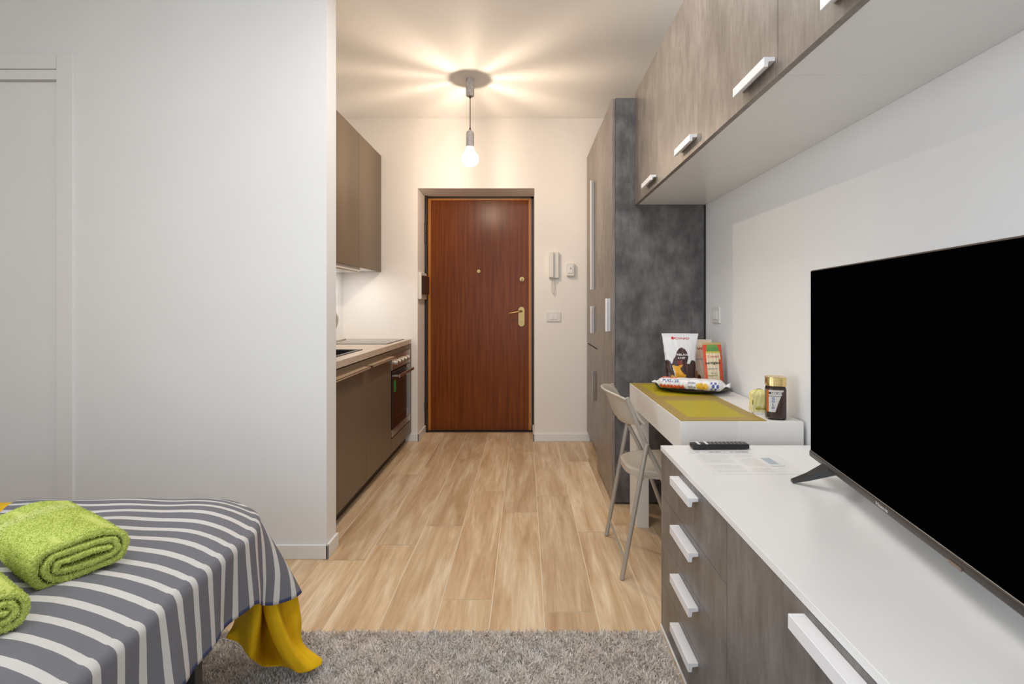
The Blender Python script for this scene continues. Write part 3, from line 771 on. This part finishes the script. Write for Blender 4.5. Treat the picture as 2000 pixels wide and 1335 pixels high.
dome = [(-.66, .34), (-.52, .44), (-.36, .52), (-.26, .60), (-.10, .665), (.06, .68), (.26, .64), (.42, .56), (.44, .47), (.36, .38), (.05, .33), (-.3, .33)]
chips1 = [(-.60, .35), (-.30, .33), (.10, .355), (-.08, .28), (.02, .22), (.34, .15), (.05, .08), (-.5, .03), (-.74, .14), (-.62, .17), (-.42, .12), (-.44, .22)]
leftd = [(-1.1, .41), (-.90, .45), (-.72, .42), (-.60, .34), (-.46, .15), (-.5, .0), (-1.1, -.1)]
rightd = [(-.10, .28), (.10, .36), (.42, .38), (.55, .38), (.66, .44), (.84, .44), (1.1, .36), (1.1, -.1), (-.5, -.1), (-.4, .03)]
def paint_chips(u, v):
    if v < .82: v = v-.05
    if inpoly(u, v, chips1): return YE if (u*13+v*17) % 1 > .25 else lin((215, 150, 35))
    if inpoly(u, v, [(-.30, .42), (.05, .44), (.0, .34), (-.2, .35)]): return lin((135, 52, 30))
    if inpoly(u, v, dome) or inpoly(u, v, leftd) or inpoly(u, v, rightd): return BR
    if v < .10: return lin((150, 45, 40)) if abs(u) < .5 else BR
    if .885 < v < .935 and (u+.42)**2/.012+(v-.91)**2/.0006 < 1: return lin((200, 45, 30))
    return W_
pouch('crisps_bag', 'upright white and brown crisps bag at the left of the tray', 'snack packet', (.832, 2.735, .762), .146, .192, .283, .055, math.radians(-6), math.radians(-7), paint_chips,
      [('CONAD', .10, .885, .060, .016, M['ink_red']), ('RELAX', .06, .575, .052, .015, M['ink_white']), ('& NET', .02, .515, .036, .014, M['ink_white'])],
      group='snack packets on the tray')
CRM = lin((232, 215, 190))
def paint_nuts(u, v):
    for (a, b, r, c) in ((-.75, .30, .16, (120, 62, 35)), (-.45, .22, .15, (205, 150, 105)), (-.2, .12, .16, (110, 52, 30)), (-.7, .10, .18, (150, 85, 60)), (.1, .06, .14, (190, 130, 90)), (-.5, .04, .12, (225, 190, 160))):
        if ((u-a)/1.0)**2+((v-b)*1.5)**2 < r*r: return lin(c)
    return CRM
pouch('nut_packet', 'cream nut packet standing between crisps bag and red packet', 'snack packet', (.958, 2.79, .762), .125, .125, .247, .035, math.radians(-4), math.radians(-7), paint_nuts,
      [('CONAD', -.30, .77, .075, .020, M['ink_red']), ('mandorle', -.1, .55, .07, .012, M['ink_grey'])], group='snack packets on the tray')
def paint_red(u, v):
    if v > .955: return lin((205, 175, 120))
    if u < -.72 or (u > .52+.25*(v > .62) and v > .12) : 
        return lin((214, 84, 50)) if v < .95 else CRM
    if .90 < v <= .955: return lin((214, 84, 50)) if abs(u) > .55 else lin((120, 160, 80))
    if .80 < v <= .90: return lin((95, 150, 75)) if abs(u) < .62 else lin((214, 84, 50))
    if .75 < v <= .80: return lin((205, 190, 90))
    if v < .16 and u > .1: return lin((215, 190, 60)) if (u*9) % 1 > .3 else lin((160, 160, 50))
    if .24 < v < .27 and u < .3: return lin((175, 165, 110))
    return lin((238, 220, 188))
pouch('cheese_packet', 'red and cream packet with green top leaning at the right of the tray', 'snack packet', (1.000, 2.70, .763), .105, .108, .236, .022, math.radians(8), math.radians(-9), paint_red,
      [('Conad', -.05, .66, .060, .018, mat('pink_print', lin((214,120,120)), .5)), ('parmigiano', -.10, .515, .080, .020, M['ink_dark']), ('grattugiato', -.15, .40, .055, .010, M['ink_grey']), ('100 g', -.2, .30, .03, .010, M['ink_grey'])], group='snack packets on the tray')

# long bread packet lying in front
t = thing('bread_packet', 'long white bread packet lying across the front of the tray', 'snack packet', (.832, 2.580, .772), math.radians(-25), 'snack packets on the tray')
LB = .338
def bread(s, a, off=0):
    """s -1..1 along, a angle 0..2pi around (0 = front, pi/2 = top)"""
    e = abs(s); k = max(.04, (1-max(0, (e-.80)/.20)**1.6)) if e > .8 else 1
    wy, wz = .050, .027
    fl = 1+.03*math.sin(s*23+a*3)+.02*math.sin(s*51-a*5)
    ca, sa = math.cos(a), math.sin(a); n = 2.6
    y = -math.copysign(abs(ca)**(2/n), ca)*(wy*max(k, .55)+off)*fl; z = math.copysign(abs(sa)**(2/n), sa)*(wz*k+off)*fl
    return Vector((s*LB/2, y, z+.0285))
def paint_bread(s, a):
    if a > PI*1.5: a -= 2*PI
    q = a/(PI/2)      # -1 underside front .. 0 front .. 1 top
    if -1.05 < q < .45:
        if -.86 < s < -.12 and q < .02 and q > -.55: return lin((212, 88, 48)) if q < -.06+.06*math.sin(s*60) else (.8,.8,.82)
        if ((s-.36)/.17)**2+((q+.08)/.38)**2 < 1: return lin((232, 190, 60)) if math.sin(s*30+q*7) > -.6 else lin((205, 160, 45))
        if .60 < s < .82 and abs(q) < .55:
            g = abs(math.sin((s*26+q*5)))*abs(math.sin((s*26-q*5))); return lin((72, 92, 160)) if g > .22 else (.8,.8,.82)
    if q > .75 and s < -.35 and q < 1.1: return lin((225, 130, 110))
    return (.80,.80,.81)
NS, NA = 150, 40
bm = bmesh.new()
grid(bm, [[bread(2*i/NS-1, 2*PI*j/NA) for j in range(NA+1)] for i in range(NS+1)], None, [[paint_bread(2*i/NS-1, 2*PI*j/NA) for j in range(NA+1)] for i in range(NS+1)])
bmesh.ops.remove_doubles(bm, verts=bm.verts[:], dist=2e-4)
body = obj('wrapper', bm, M['print_gloss'], t, smooth=60); WL[body.name] = Vector(body.location)
bm = bmesh.new()
for s in (-1, 1):
    grid(bm, [[(s*(LB/2-.004+.022*i/3), -.032+.064*j/14, .0285+(.011 if s > 0 else .003)*math.sin(j*1.9)*(i/3)) for j in range(15)] for i in range(4)])
o = obj('crimped_end', bm, mat('white_film', (.8,.8,.81), .3), t, smooth=60); o.modifiers.new('s', 'SOLIDIFY').thickness = .001
for (s0, q0, txt, wd, sz, m) in ((-.52, .18, 'PUGLIESI', .085, .020, M['ink_blue']), (.07, .12, 'CON OLIO', .036, .010, M['ink_navy']), (.07, -.24, 'DI OLIVA', .036, .010, M['ink_navy'])):
    bmt = text_bm(txt, sz, lambda a_, b_: bread(s0+a_/(LB/2), (q0+b_/.040)*PI/2, .0008), wd, .03)
    obj('lettering', bmt, m, body)

# ------------------------------------------------------------------ coffee jar and sugar pack
jc = (.988, 2.022, 0); jz = .7505
t = thing('coffee_jar', 'glass jar of instant coffee with a gold lid on the desk corner', 'jar', (jc[0], jc[1], jz), math.radians(-12))
m = mat('jar_glass', (1,1,1), .03); nt = m.node_tree; trn = nt.nodes.new('ShaderNodeBsdfTransparent'); mx = nt.nodes.new('ShaderNodeMixShader'); fr = nt.nodes.new('ShaderNodeFresnel'); fr.inputs[0].default_value = 1.5
gl = nt.nodes.new('ShaderNodeBsdfGlossy'); gl.inputs['Roughness'].default_value = .03
nt.links.new(fr.outputs[0], mx.inputs[0]); nt.links.new(trn.outputs[0], mx.inputs[1]); nt.links.new(gl.outputs[0], mx.inputs[2]); nt.links.new(mx.outputs[0], nt.nodes['Material Output'].inputs[0])
M['glass'] = m
bm = bmesh.new(); lathe(bm, [(.032, 0), (.0350, .003), (.0355, .010), (.0355, .118), (.033, .126), (.0315, .132)], (0,0,0), 48, sq=4); obj('glass', bm, M['glass'], t, smooth=40)
bm = bmesh.new(); lathe(bm, [(.031, .006), (.0335, .010), (.0335, .112), (.0315, .122)], (0,0,0), 48, sq=4)
obj('coffee', bm, noisy('coffee_granules', (.05,.022,.016), (.16,.085,.065), 420, rough=.8, bs=.6, bd=.002), t, smooth=40)
bm = bmesh.new(); lathe(bm, [(.0345, .130), (.0360, .131), (.0360, .162), (.0345, .165), (0, .165)], (0,0,0), 48, sq=4); obj('lid', bm, M['gold'], t, smooth=35)
def jsurf(u, z, off=.0006):
    a = u; ca, sa = math.cos(a), math.sin(a); r = (.0355+off)/((abs(ca)**4+abs(sa)**4)**.25); return Vector((r*ca, r*sa, z))
rows = []; cols = []
for i in range(41):
    f = i/40; row = []; cr_ = []
    for j in range(41):
        g_ = j/40; z = .030+.086*g_
        a0 = math.radians(196); a1 = math.radians(196+ (62+46*min(1, (g_*1.05)**1.2)))
        a = a0+(a1-a0)*f; row.append(jsurf(a, z))
        d_ = math.degrees(a)
        col = (.60,.58,.54)
        if d_ < 222: col = lin((190, 95, 30))
        elif f > .96 or g_ < .02: col = lin((90,70,60))
        elif g_ > .80 and g_ < .92: col = (.02,.02,.02)
        elif .70 < g_ < .73: col = (.12,.1,.1)
        cr_.append(col)
    rows.append(row); cols.append(cr_)
bm = bmesh.new(); grid(bm, rows, None, cols); lb = obj('label_wrap', bm, M['print_matt'], t, smooth=True); WL[lb.name] = Vector(lb.location)
bmt = text_bm('NESCAFE', .010, lambda a_, b_: jsurf(math.radians(262)+a_/.036, .1005+b_, .0012), .034, .03); obj('lettering', bmt, M['ink_white'], lb)
for k, s in enumerate(('G', 'O', 'L', 'D')):
    bmt = text_bm(s, .012, lambda a_, b_: jsurf(math.radians(245)+a_/.036, .080-.012*k+b_, .0012), None, .03); obj('lettering', bmt, M['ink_blue'], lb)
t = thing('sugar_pack', 'crumpled pale yellow packet beside the coffee jar', 'packet', (.968, 2.118, jz), math.radians(-8))
def pp(u, v):
    # soft box: around u 0..4, up v 0..1
    k = int(u) % 4; f = u-int(u); hx, hy = .034, .026
    cs = [(-hx, -hy), (hx, -hy), (hx, hy), (-hx, hy)]; a_, b_ = cs[k], cs[(k+1) % 4]
    x = a_[0]+(b_[0]-a_[0])*f; y = a_[1]+(b_[1]-a_[1])*f
    s = 1 if v < .78 else 1-.75*((v-.78)/.22)**1.5
    wr = .0016*math.sin(u*9+v*14)+.001*math.sin(u*23-v*9)
    return Vector((x*(.97 if v < .78 else s)+wr, y*s+wr, .100*v-.004*math.sin(v*PI)*math.cos(u*3)))
def pcol(u, v):
    k = u % 4
    if .18 < v < .36 and k < 1 and .12 < k < .9: return lin((205, 190, 90)) if math.sin(k*60) > -.3 else lin((225, 220, 170))
    if v < .10: return (.74,.73,.68)
    return lin((226, 218, 150)) if v > .38 else lin((224, 214, 165))
bm = bmesh.new(); grid(bm, [[pp(i/12, j/30) for j in range(31)] for i in range(49)], None, [[pcol(i/12, j/30) for j in range(31)] for i in range(49)])
bmesh.ops.remove_doubles(bm, verts=bm.verts[:], dist=2e-4); bm.faces.new([v for v in sorted([v for v in bm.verts if v.co.z < 1e-4 and v.is_boundary], key=lambda v: math.atan2(v.co.y, v.co.x))]) if False else None
wrp = obj('wrapper', bm, M['print_matt'], t, smooth=50); WL[wrp.name] = Vector(wrp.location)
bmt = text_bm('zucchero', .014, lambda a_, b_: (a_, -.0285, .020+b_), .048, .03); obj('lettering', bmt, mat('olive_print', lin((150,140,50)), .5), wrp)

# ------------------------------------------------------------------ rug
t = thing('shag_rug', 'grey-beige shaggy rug along the bottom of the view', 'rug', (-.4, 1.0, 0))
RX0, RX1, RY0, RY1 = -1.9, .495, .1, 1.872
obj('backing', B(RX0+.01, RX1, RY0, RY1-.012, .0005, .006), mat('rug_backing', (.50,.46,.42), .9), t)
m = mat('rug_yarn', (.4,.37,.34), .9, spec=.15)
n = noise(m, 2.2, (1,1,.0), 3); r = ramp(m, [(.38, (.80,.72,.66)), (.52, (.87,.80,.74)), (.66, (.76,.74,.72))]); lk(m, n.outputs[0], r.inputs[0])
n2 = noise(m, 130, (1,1,.2), 2); r2 = ramp(m, [(.34, (.50,.47,.46)), (.44, (.93,.93,.93)), (.6, (1.06,1.06,1.06))]); lk(m, n2.outputs[0], r2.inputs[0])
lk(m, mixc(m, 1.0, r.outputs[0], r2.outputs[0], 'MULTIPLY'), bsdf(m).inputs['Base Color'])
NB = 140000
px_ = rng.uniform(-1.35, RX1-.004, NB); py_ = rng.uniform(.75, RY1-.006, NB)
co = np.stack([px_, py_, np.full(NB, .005)], 1); nr = np.tile([0., 0., 1.], (NB, 1))
# tufts lean together
tx = np.sin(px_*61+np.sin(py_*43)*2)*.55; ty = np.cos(py_*57+np.sin(px_*49)*2)*.55; nr[:, 0] += tx; nr[:, 1] += ty
me = blades(co, nr, .0145, .0036, .42)
o = objm('pile', me, m, t); o['kind'] = 'stuff'

# ------------------------------------------------------------------ bed
ZB = .553; CXc, CYc, RC = -1.05, 1.435, .25
CROWN = .047
def topz(x, y):
    q = math.hypot(max(x-CXc, 0), max(y-CYc, 0)); return ZB+CROWN*(1-min(1, q/RC)**3.0)
t = thing('bed', 'single bed in the lower left corner on a black frame', 'bed', (-1.7, 1.0, 0))
def soft_slab(bm, inset, z0, z1fn, xl, y0, rnd=.03, nseg=14):
    """slab with rounded far right corner: outline then rings"""
    R = RC-inset; pts = [(xl, y0)]
    for k in range(9): pts.append((CXc+R, y0+(CYc-y0)*k/8))
    for k in range(1, nseg): a = PI/2*k/nseg; pts.append((CXc+R*math.cos(a), CYc+R*math.sin(a)))
    for k in range(9): pts.append((CXc+(xl-CXc)*k/8, CYc+R))
    return pts
pts = soft_slab(None, .016, 0, None, -2.75, .28)
bm = bmesh.new(); N = len(pts); rings = []
for (k, z) in ((1, .36), (1, ZB-.045), (.995, ZB-.022), (.985, ZB-.012)):
    cx, cy = -1.7, .95
    rings.append([bm.verts.new((cx+(x-cx)*k, cy+(y-cy)*k, z)) for x, y in pts])
for A, Bq in zip(rings, rings[1:]):
    for i in range(N): bm.faces.new((A[i], A[(i+1) % N], Bq[(i+1) % N], Bq[i]))
bm.faces.new(rings[0][::-1]); bm.faces.new(rings[-1])
obj('mattress', bm, mat('mattress_ticking', (.6,.58,.55), .8), t, smooth=50)
obj('bed_frame', B(-2.7, -.835, .32, 1.62, .325, .358, bev=.003), M['black_plastic'], t)
for (x, y) in ((-.800, 1.235), (-2.6, 1.235), (-.800, .36), (-2.6, .36)):
    bm = bmesh.new(); box(bm, x-.018, x+.012, y-.014, y+.014, 0, .40); 
    lg = obj('leg', bm, M['black_plastic'], t)
    for z in (.265, .295, .325):
        bm = bmesh.new(); cyl(bm, (x-.003, y-.0145, z), (x-.003, y-.0165, z), .0022, seg=10); obj('screw', bm, M['chrome'], lg)

# yellow sheet: covers the mattress and spills to the rug at the corner
M['yellow'] = noisy('yellow_cotton', (.78, .46, .008), (.86, .54, .012), 20, rough=.75, spec=.2, bs=.3, bd=.004)
sheet_t = thing('yellow_bedsheet', 'mustard yellow bedsheet spilling from under the striped cover to the rug', 'bedsheet', (-1.2, 1.4, .3))
bm = bmesh.new(); rows = []
for i in range(45):
    x = -2.76+(CXc+RC-.03+2.76)*i/44; row = []
    for j in range(40):
        y = .28+(CYc+RC-.03-.28)*j/39
        q = math.hypot(max(x-CXc, 0), max(y-CYc, 0)); s = min(1, (RC-.025)/q) if q > 0 else 1
        xx = CXc+(x-CXc)*s if x > CXc else x; yy = CYc+(y-CYc)*s if y > CYc else y
        if q*s > RC-.026 and s < 1: pass
        row.append((xx, yy, topz(xx, yy)-.008))
    rows.append(row)
grid(bm, rows); obj('top_cover', bm, M['yellow'], sheet_t, smooth=True)
cols_ = [
 [(462, 1205, 1.66), (456, 1220, 1.62), (446, 1234, 1.58), (440, 1246, 1.57)],
 [(474, 1185, 1.60), (472, 1210, 1.60), (468, 1235, 1.58), (466, 1255, 1.58)],
 [(482, 1165, 1.56), (482, 1205, 1.55), (481, 1245, 1.54), (486, 1284, 1.545)],
 [(497, 1155, 1.53), (496, 1200, 1.52), (492, 1245, 1.53), (490, 1286, 1.545)],
 [(514, 1155, 1.52), (512, 1195, 1.53), (505, 1240, 1.55), (496, 1289, 1.56)],
 [(505, 1150, 1.62), (512, 1190, 1.64), (514, 1250, 1.64), (515, 1301, 1.62)],
 [(500, 1150, 1.66), (520, 1190, 1.68), (535, 1250, 1.67), (545, 1300, 1.64)],
 [(506, 1152, 1.56), (519, 1215, 1.57), (540, 1268, 1.585), (568, 1306, 1.60)],
 [(520, 1152, 1.53), (532, 1215, 1.545), (555, 1275, 1.57), (583, 1315, 1.60)],
 [(538, 1152, 1.53), (550, 1215, 1.55), (572, 1268, 1.58), (602, 1312, 1.61)],
 [(548, 1152, 1.58), (558, 1215, 1.61), (578, 1262, 1.63), (616, 1305, 1.63)],
 [(566, 1152, 1.60), (576, 1215, 1.62), (585, 1258, 1.64), (628, 1298, 1.645)],
 [(580, 1150, 1.62), (588, 1210, 1.64), (591, 1255, 1.66), (630, 1286, 1.66)],
 [(582, 1150, 1.68), (589, 1210, 1.70), (590, 1250, 1.71), (614, 1277, 1.70)],
 [(560, 1150, 1.76), (570, 1205, 1.77), (572, 1240, 1.77), (590, 1262, 1.76)]]
def catmull(pts, n):
    out = []
    q = [2*pts[0]-pts[1]]+pts+[2*pts[-1]-pts[-2]]
    for i in range(1, len(q)-2):
        for k in range(n):
            s = k/n; a, b, c, d = q[i-1:i+3]
            out.append(.5*((2*b)+(c-a)*s+(2*a-5*b+4*c-d)*s*s+(3*b-a-3*c+d)*s**3))
    out.append(pts[-1]); return out
CP = [[P(*c) for c in col] for col in cols_]
for c in CP[5:7]:
    for q_ in range(3): c[q_] = Vector((c[q_].x, c[q_].y, c[q_].z-1.2))*1.035+Vector((0, 0, 1.2))
for c in CP: c[0] += Vector((-.02, .03, 0)); c[1] += Vector((-.006, .010, 0))
V1 = [catmull(c, 8) for c in CP]
def crisp(pts, n):
    a = catmull(pts, n); out = []
    for i, v in enumerate(a):
        k, f = divmod(i, n); w_ = pts[k] if f == 0 else pts[k].lerp(pts[k+1], f/n); out.append(v*.45+w_*.55)
    return out
V2 = list(zip(*[crisp([V1[i][j] for i in range(len(V1))], 4) for j in range(len(V1[0]))]))
for r_ in V2:
    for v in r_: v.z = max(v.z, .030)
bm = bmesh.new(); grid(bm, V2); o = obj('hanging_corner', bm, M['yellow'], sheet_t, smooth=True)
md = o.modifiers.new('s', 'SOLIDIFY'); md.thickness = .003; md = o.modifiers.new('u', 'SUBSURF'); md.levels = 1; md.render_levels = 1

# striped bedspread
m = mat('striped_cotton', (.5,.5,.5), .8, spec=.2)
uvn = nd(m, 'ShaderNodeUVMap'); sp = nd(m, 'ShaderNodeSeparateXYZ'); lk(m, uvn.outputs[0], sp.inputs[0])
wob = noise(m, 14, (1,1,1), 2); 
vv = mathn(m, 'ADD', sp.outputs[1], mathn(m, 'MULTIPLY', mathn(m, 'SUBTRACT', wob.outputs[0], .5), .004))
ph = mathn(m, 'FRACT', mathn(m, 'ADD', mathn(m, 'DIVIDE', mathn(m, 'SUBTRACT', vv, 1.426), .0555), 40.17))
white = mathn(m, 'LESS_THAN', ph, .34)
fine = noise(m, 900, (1,1,1), 2); med = noise(m, 120, (1,1,1), 3)
gray = mixc(m, fine.outputs[0], (.12,.124,.150), (.265,.268,.300)); gray = mixc(m, mathn(m, 'MULTIPLY', med.outputs[0], .5), gray, (.16,.16,.185))
wht = mixc(m, fine.outputs[0], (.58,.57,.56), (.72,.71,.70))
hem = mathn(m, 'GREATER_THAN', sp.outputs[0], -.011)
base_g = mixc(m, hem, gray, (.075,.09,.20))
lk(m, mixc(m, white, base_g, wht), bsdf(m).inputs['Base Color'])
bump(m, med.outputs[0], .35, .002); M['stripe'] = m
bm = bmesh.new()
Y0 = .26; XL = -1.60
def hang(phi, d, s):
    """point hanging d below the rounded edge at plan angle phi (0 = side, 90 = far end); s = coordinate along the edge"""
    L = Lfun(phi)
    base = Vector((CXc, CYc, 0))
    corner = math.sin(2*phi)
    rho = .022
    if d < rho*PI/2:
        a = d/rho; out = rho*math.sin(a); dz = rho*(1-math.cos(a))
    else:
        e = d-rho*PI/2; sl = .05+.25*corner**1.3
        fold = (.24*math.cos(9.5*phi+.9)*corner**.6)
        out = rho + e*(sl+fold*.55)+.0; dz = rho+e*math.sqrt(max(.3, 1-(sl+fold*.4)**2))
        if corner < 1e-3 or True: out += .010*math.sin(s*17+1.0)*min(1, e/.15)+.006*math.sin(s*41)*min(1, e/.2)
    return out, dz
def Lfun(phi): return .208+.115*math.sin(2*phi)**1.3*(phi < PI/4 or 1)
NDT, NDH = 10, 26
def column(edge, n, phi, s, cloth_v_edge, vdir):
    """profile from inner line to hem"""
    pts = []; uvs = []
    for k in range(NDT+1):
        q = RC*k/NDT; p = edge-n*(RC-q); pts.append(Vector((p.x, p.y, topz(p.x, p.y)))); uvs.append((-9, p.y))
    L = Lfun(phi)
    for k in range(1, NDH+1):
        d = L*k/NDH; out, dz = hang(phi, d, s); p = edge+n*out
        pts.append(Vector((p.x, p.y, ZB-dz))); 
        vy = cloth_v_edge+d*math.sin(phi)*.75 
        uvs.append((-(L-d), vy))
    return pts, uvs
cols = []
ns = 70
for k in range(ns+1):
    y = Y0+(CYc-Y0)*k/ns; cols.append(column(Vector((CXc+RC, y)), Vector((1, 0)), 0, y, y, 0))
na_ = 60
for k in range(1, na_):
    a = PI/2*k/na_; n_ = Vector((math.cos(a), math.sin(a))); e = Vector((CXc, CYc))+n_*RC
    cols.append(column(e, n_, a, CYc+RC*a, e.y, 1))
for k in range(30+1):
    x = CXc+(XL-CXc)*k/30; cols.append(column(Vector((x, CYc+RC)), Vector((0, 1)), PI/2, CYc+RC*PI/2-(x-CXc), CYc+RC, 1))
grid(bm, [c[0] for c in cols], [c[1] for c in cols])
gx = [XL+(CXc-XL)*i/30 for i in range(31)]; gy = [Y0+(CYc-Y0)*j/ns for j in range(ns+1)]
grid(bm, [[(x, y, topz(x, y)) for y in gy] for x in gx], [[(-9, y) for y in gy] for x in gx])
bmesh.ops.remove_doubles(bm, verts=bm.verts[:], dist=1e-4)
# slight rumples
for v in bm.verts:
    if v.co.z > ZB-.01: v.co.z += .0022*math.sin(v.co.x*23+v.co.y*11)+.0015*math.sin(v.co.x*9-v.co.y*31)
# left edge of the cover lies a little askew
for v in bm.verts:
    if v.co.x < XL+.6: v.co.x += min(.42, max(0, 1.62-v.co.y)*.6)*(1-(v.co.x-XL)/.6)
o = obj('striped_bedspread', bm, M['stripe'], smooth=True); tag(o, 'grey and white striped cotton cover draped over the bed', 'bedspread')
md = o.modifiers.new('s', 'SOLIDIFY'); md.thickness = .003; md.offset = 1

# ------------------------------------------------------------------ rolled green towels
m = mat('lime_terry', (.5,.6,.1), .95, spec=.1); n = noise(m, 260, (1,1,1), 2)
r = ramp(m, [(.3, (.46,.57,.10)), (.7, (.76,.84,.27))]); lk(m, n.outputs[0], r.inputs[0])
tco = nd(m, 'ShaderNodeTexCoord'); spt = nd(m, 'ShaderNodeSeparateXYZ'); lk(m, tco.outputs['Object'], spt.inputs[0])
bnd = mathn(m, 'ADD', band(m, spt.outputs[1], .225, .232), mathn(m, 'ADD', band(m, spt.outputs[1], .238, .262), band(m, spt.outputs[1], .268, .275)))
lk(m, mixc(m, mathn(m, 'MULTIPLY', bnd, .55), r.outputs[0], (.74,.80,.38)), bsdf(m).inputs['Base Color'])
bump(m, n.outputs[0], .9, .003)
bsdf(m).inputs['Subsurface Weight'].default_value = 0
M['terry'] = m
def towel(name, label, end, ang, length, hx, rmax, turns, tail, tilt=0.0):
    t = thing(name, label, 'towel', end, ang, 'rolled green towels on the bed', local=True)
    # cross-section in local X (across) / Z ; axis runs along local +Y from the visible end
    r0 = -.0025; pitch = (rmax-r0)/turns; th = pitch*.74
    def rt(theta, rho):
        # racetrack point, continuous in theta
        a = theta % (2*PI)
        ca, sa = math.cos(a), math.sin(a)
        return Vector((math.copysign(min(1, abs(ca)*1.6), ca)*hx*(1-.0) + ca*rho, sa*rho))
    N = int(turns*56); outer = []; inner = []
    for k in range(N+1):
        th_ = k/N*turns*2*PI+tail; rho = r0+pitch*k/N*turns
        wv = .0010*math.sin(th_*5+rho*200)
        outer.append(rt(th_, rho+th+wv)); inner.append(rt(th_, rho+wv*.5))
    # extend so that inner of one turn meets outer of the previous one
    zoff = rmax+th
    NYt = 46; bm = bmesh.new(); secs = []
    for j in range(NYt+1):
        f = j/NYt; y = length*f
        e = min(f, 1-f)*length; k = 1-.16*max(0, 1-e/.014)**2
        sec = []
        for p_ in outer: 
            sec.append((p_, k))
        row = []
        for i, (po, pi_) in enumerate(zip(outer, inner)):
            mid = (po+pi_)/2; a_ = mid+(po-mid)*k; b_ = mid+(pi_-mid)*k
            sag = 1+.02*math.sin(f*9)
            # inner turns pushed slightly out of the end
            dy = -.010*(1-i/N) if f < .02 else 0
            row.append((a_, b_, y+dy))
        secs.append(row)
    def V(p_, y):
        z = p_.y+zoff
        z = z*.98 if z > 0 else 0
        x = p_.x
        return (x, y, max(.001, z+.0015*math.sin(x*60+y*25)))
    VO = [[bm.verts.new(V(a_, y)) for (a_, b_, y) in row] for row in secs]
    VI = [[bm.verts.new(V(b_, y)) for (a_, b_, y) in row] for row in secs]
    K = len(VO[0])
    for j in range(NYt):
        for i in range(K-1):
            bm.faces.new((VO[j][i], VO[j][i+1], VO[j+1][i+1], VO[j+1][i])); bm.faces.new((VI[j][i+1], VI[j][i], VI[j+1][i], VI[j+1][i+1]))
        bm.faces.new((VO[j][0], VO[j+1][0], VI[j+1][0], VI[j][0])); bm.faces.new((VO[j+1][K-1], VO[j][K-1], VI[j][K-1], VI[j+1][K-1]))
    for j in (0, NYt):
        for i in range(K-1): bm.faces.new((VO[j][i+1], VO[j][i], VI[j][i], VI[j][i+1]))
    bmesh.ops.recalc_face_normals(bm, faces=bm.faces[:])
    # pile sample
    bm.faces.ensure_lookup_table(); fs = [f for f in bm.faces]
    area_ = np.array([f.calc_area() for f in fs]); cen = np.array([f.calc_center_median()[:] for f in fs]); nrm = np.array([f.normal[:] for f in fs])
    # keep faces of the outer turn and of the visible end
    rr = np.hypot(np.maximum(0, np.abs(cen[:, 0])-hx), cen[:, 2]-zoff)
    wgt = area_*((cen[:, 1] < .006)*1.6+(rr > rmax-pitch*.15)*1.0)
    idx = rng.choice(len(fs), 26000, p=wgt/wgt.sum())
    pos = []
    for i in idx:
        vs = [v.co for v in fs[i].verts]; a_, b_ = rng.random(2)
        p_ = (vs[0]*(1-a_)+vs[1]*a_)*(1-b_)+(vs[3]*(1-a_)+vs[2]*a_)*b_; pos.append(p_[:])
    pos = np.array(pos); body = obj('towel_roll', bm, M['terry'], t, smooth=True, origin=(0,0,0))
    me = blades(pos, nrm[idx], .0032, .0012, .45); me.vertices.update() if hasattr(me.vertices, 'update') else None
    o = objm('terry_loops', me, M['terry'], body, origin=(0,0,0)); o['kind'] = 'stuff'
    # woven border band near the far end
    return t
aT = math.atan2(.53, -.85)-PI/2
towel('rolled_towel', 'large lime green towel rolled up, in full view on the bed', (-.970, 1.128, topz(-.970, 1.128)-.010), aT, .335, .037, .045, 2.75, .1)
towel('rolled_towel', 'lime green rolled towel cut off by the left edge of the view', (-.962, .895, topz(-.962, .895)-.010), aT+.03, .31, .032, .040, 2.75, .1)
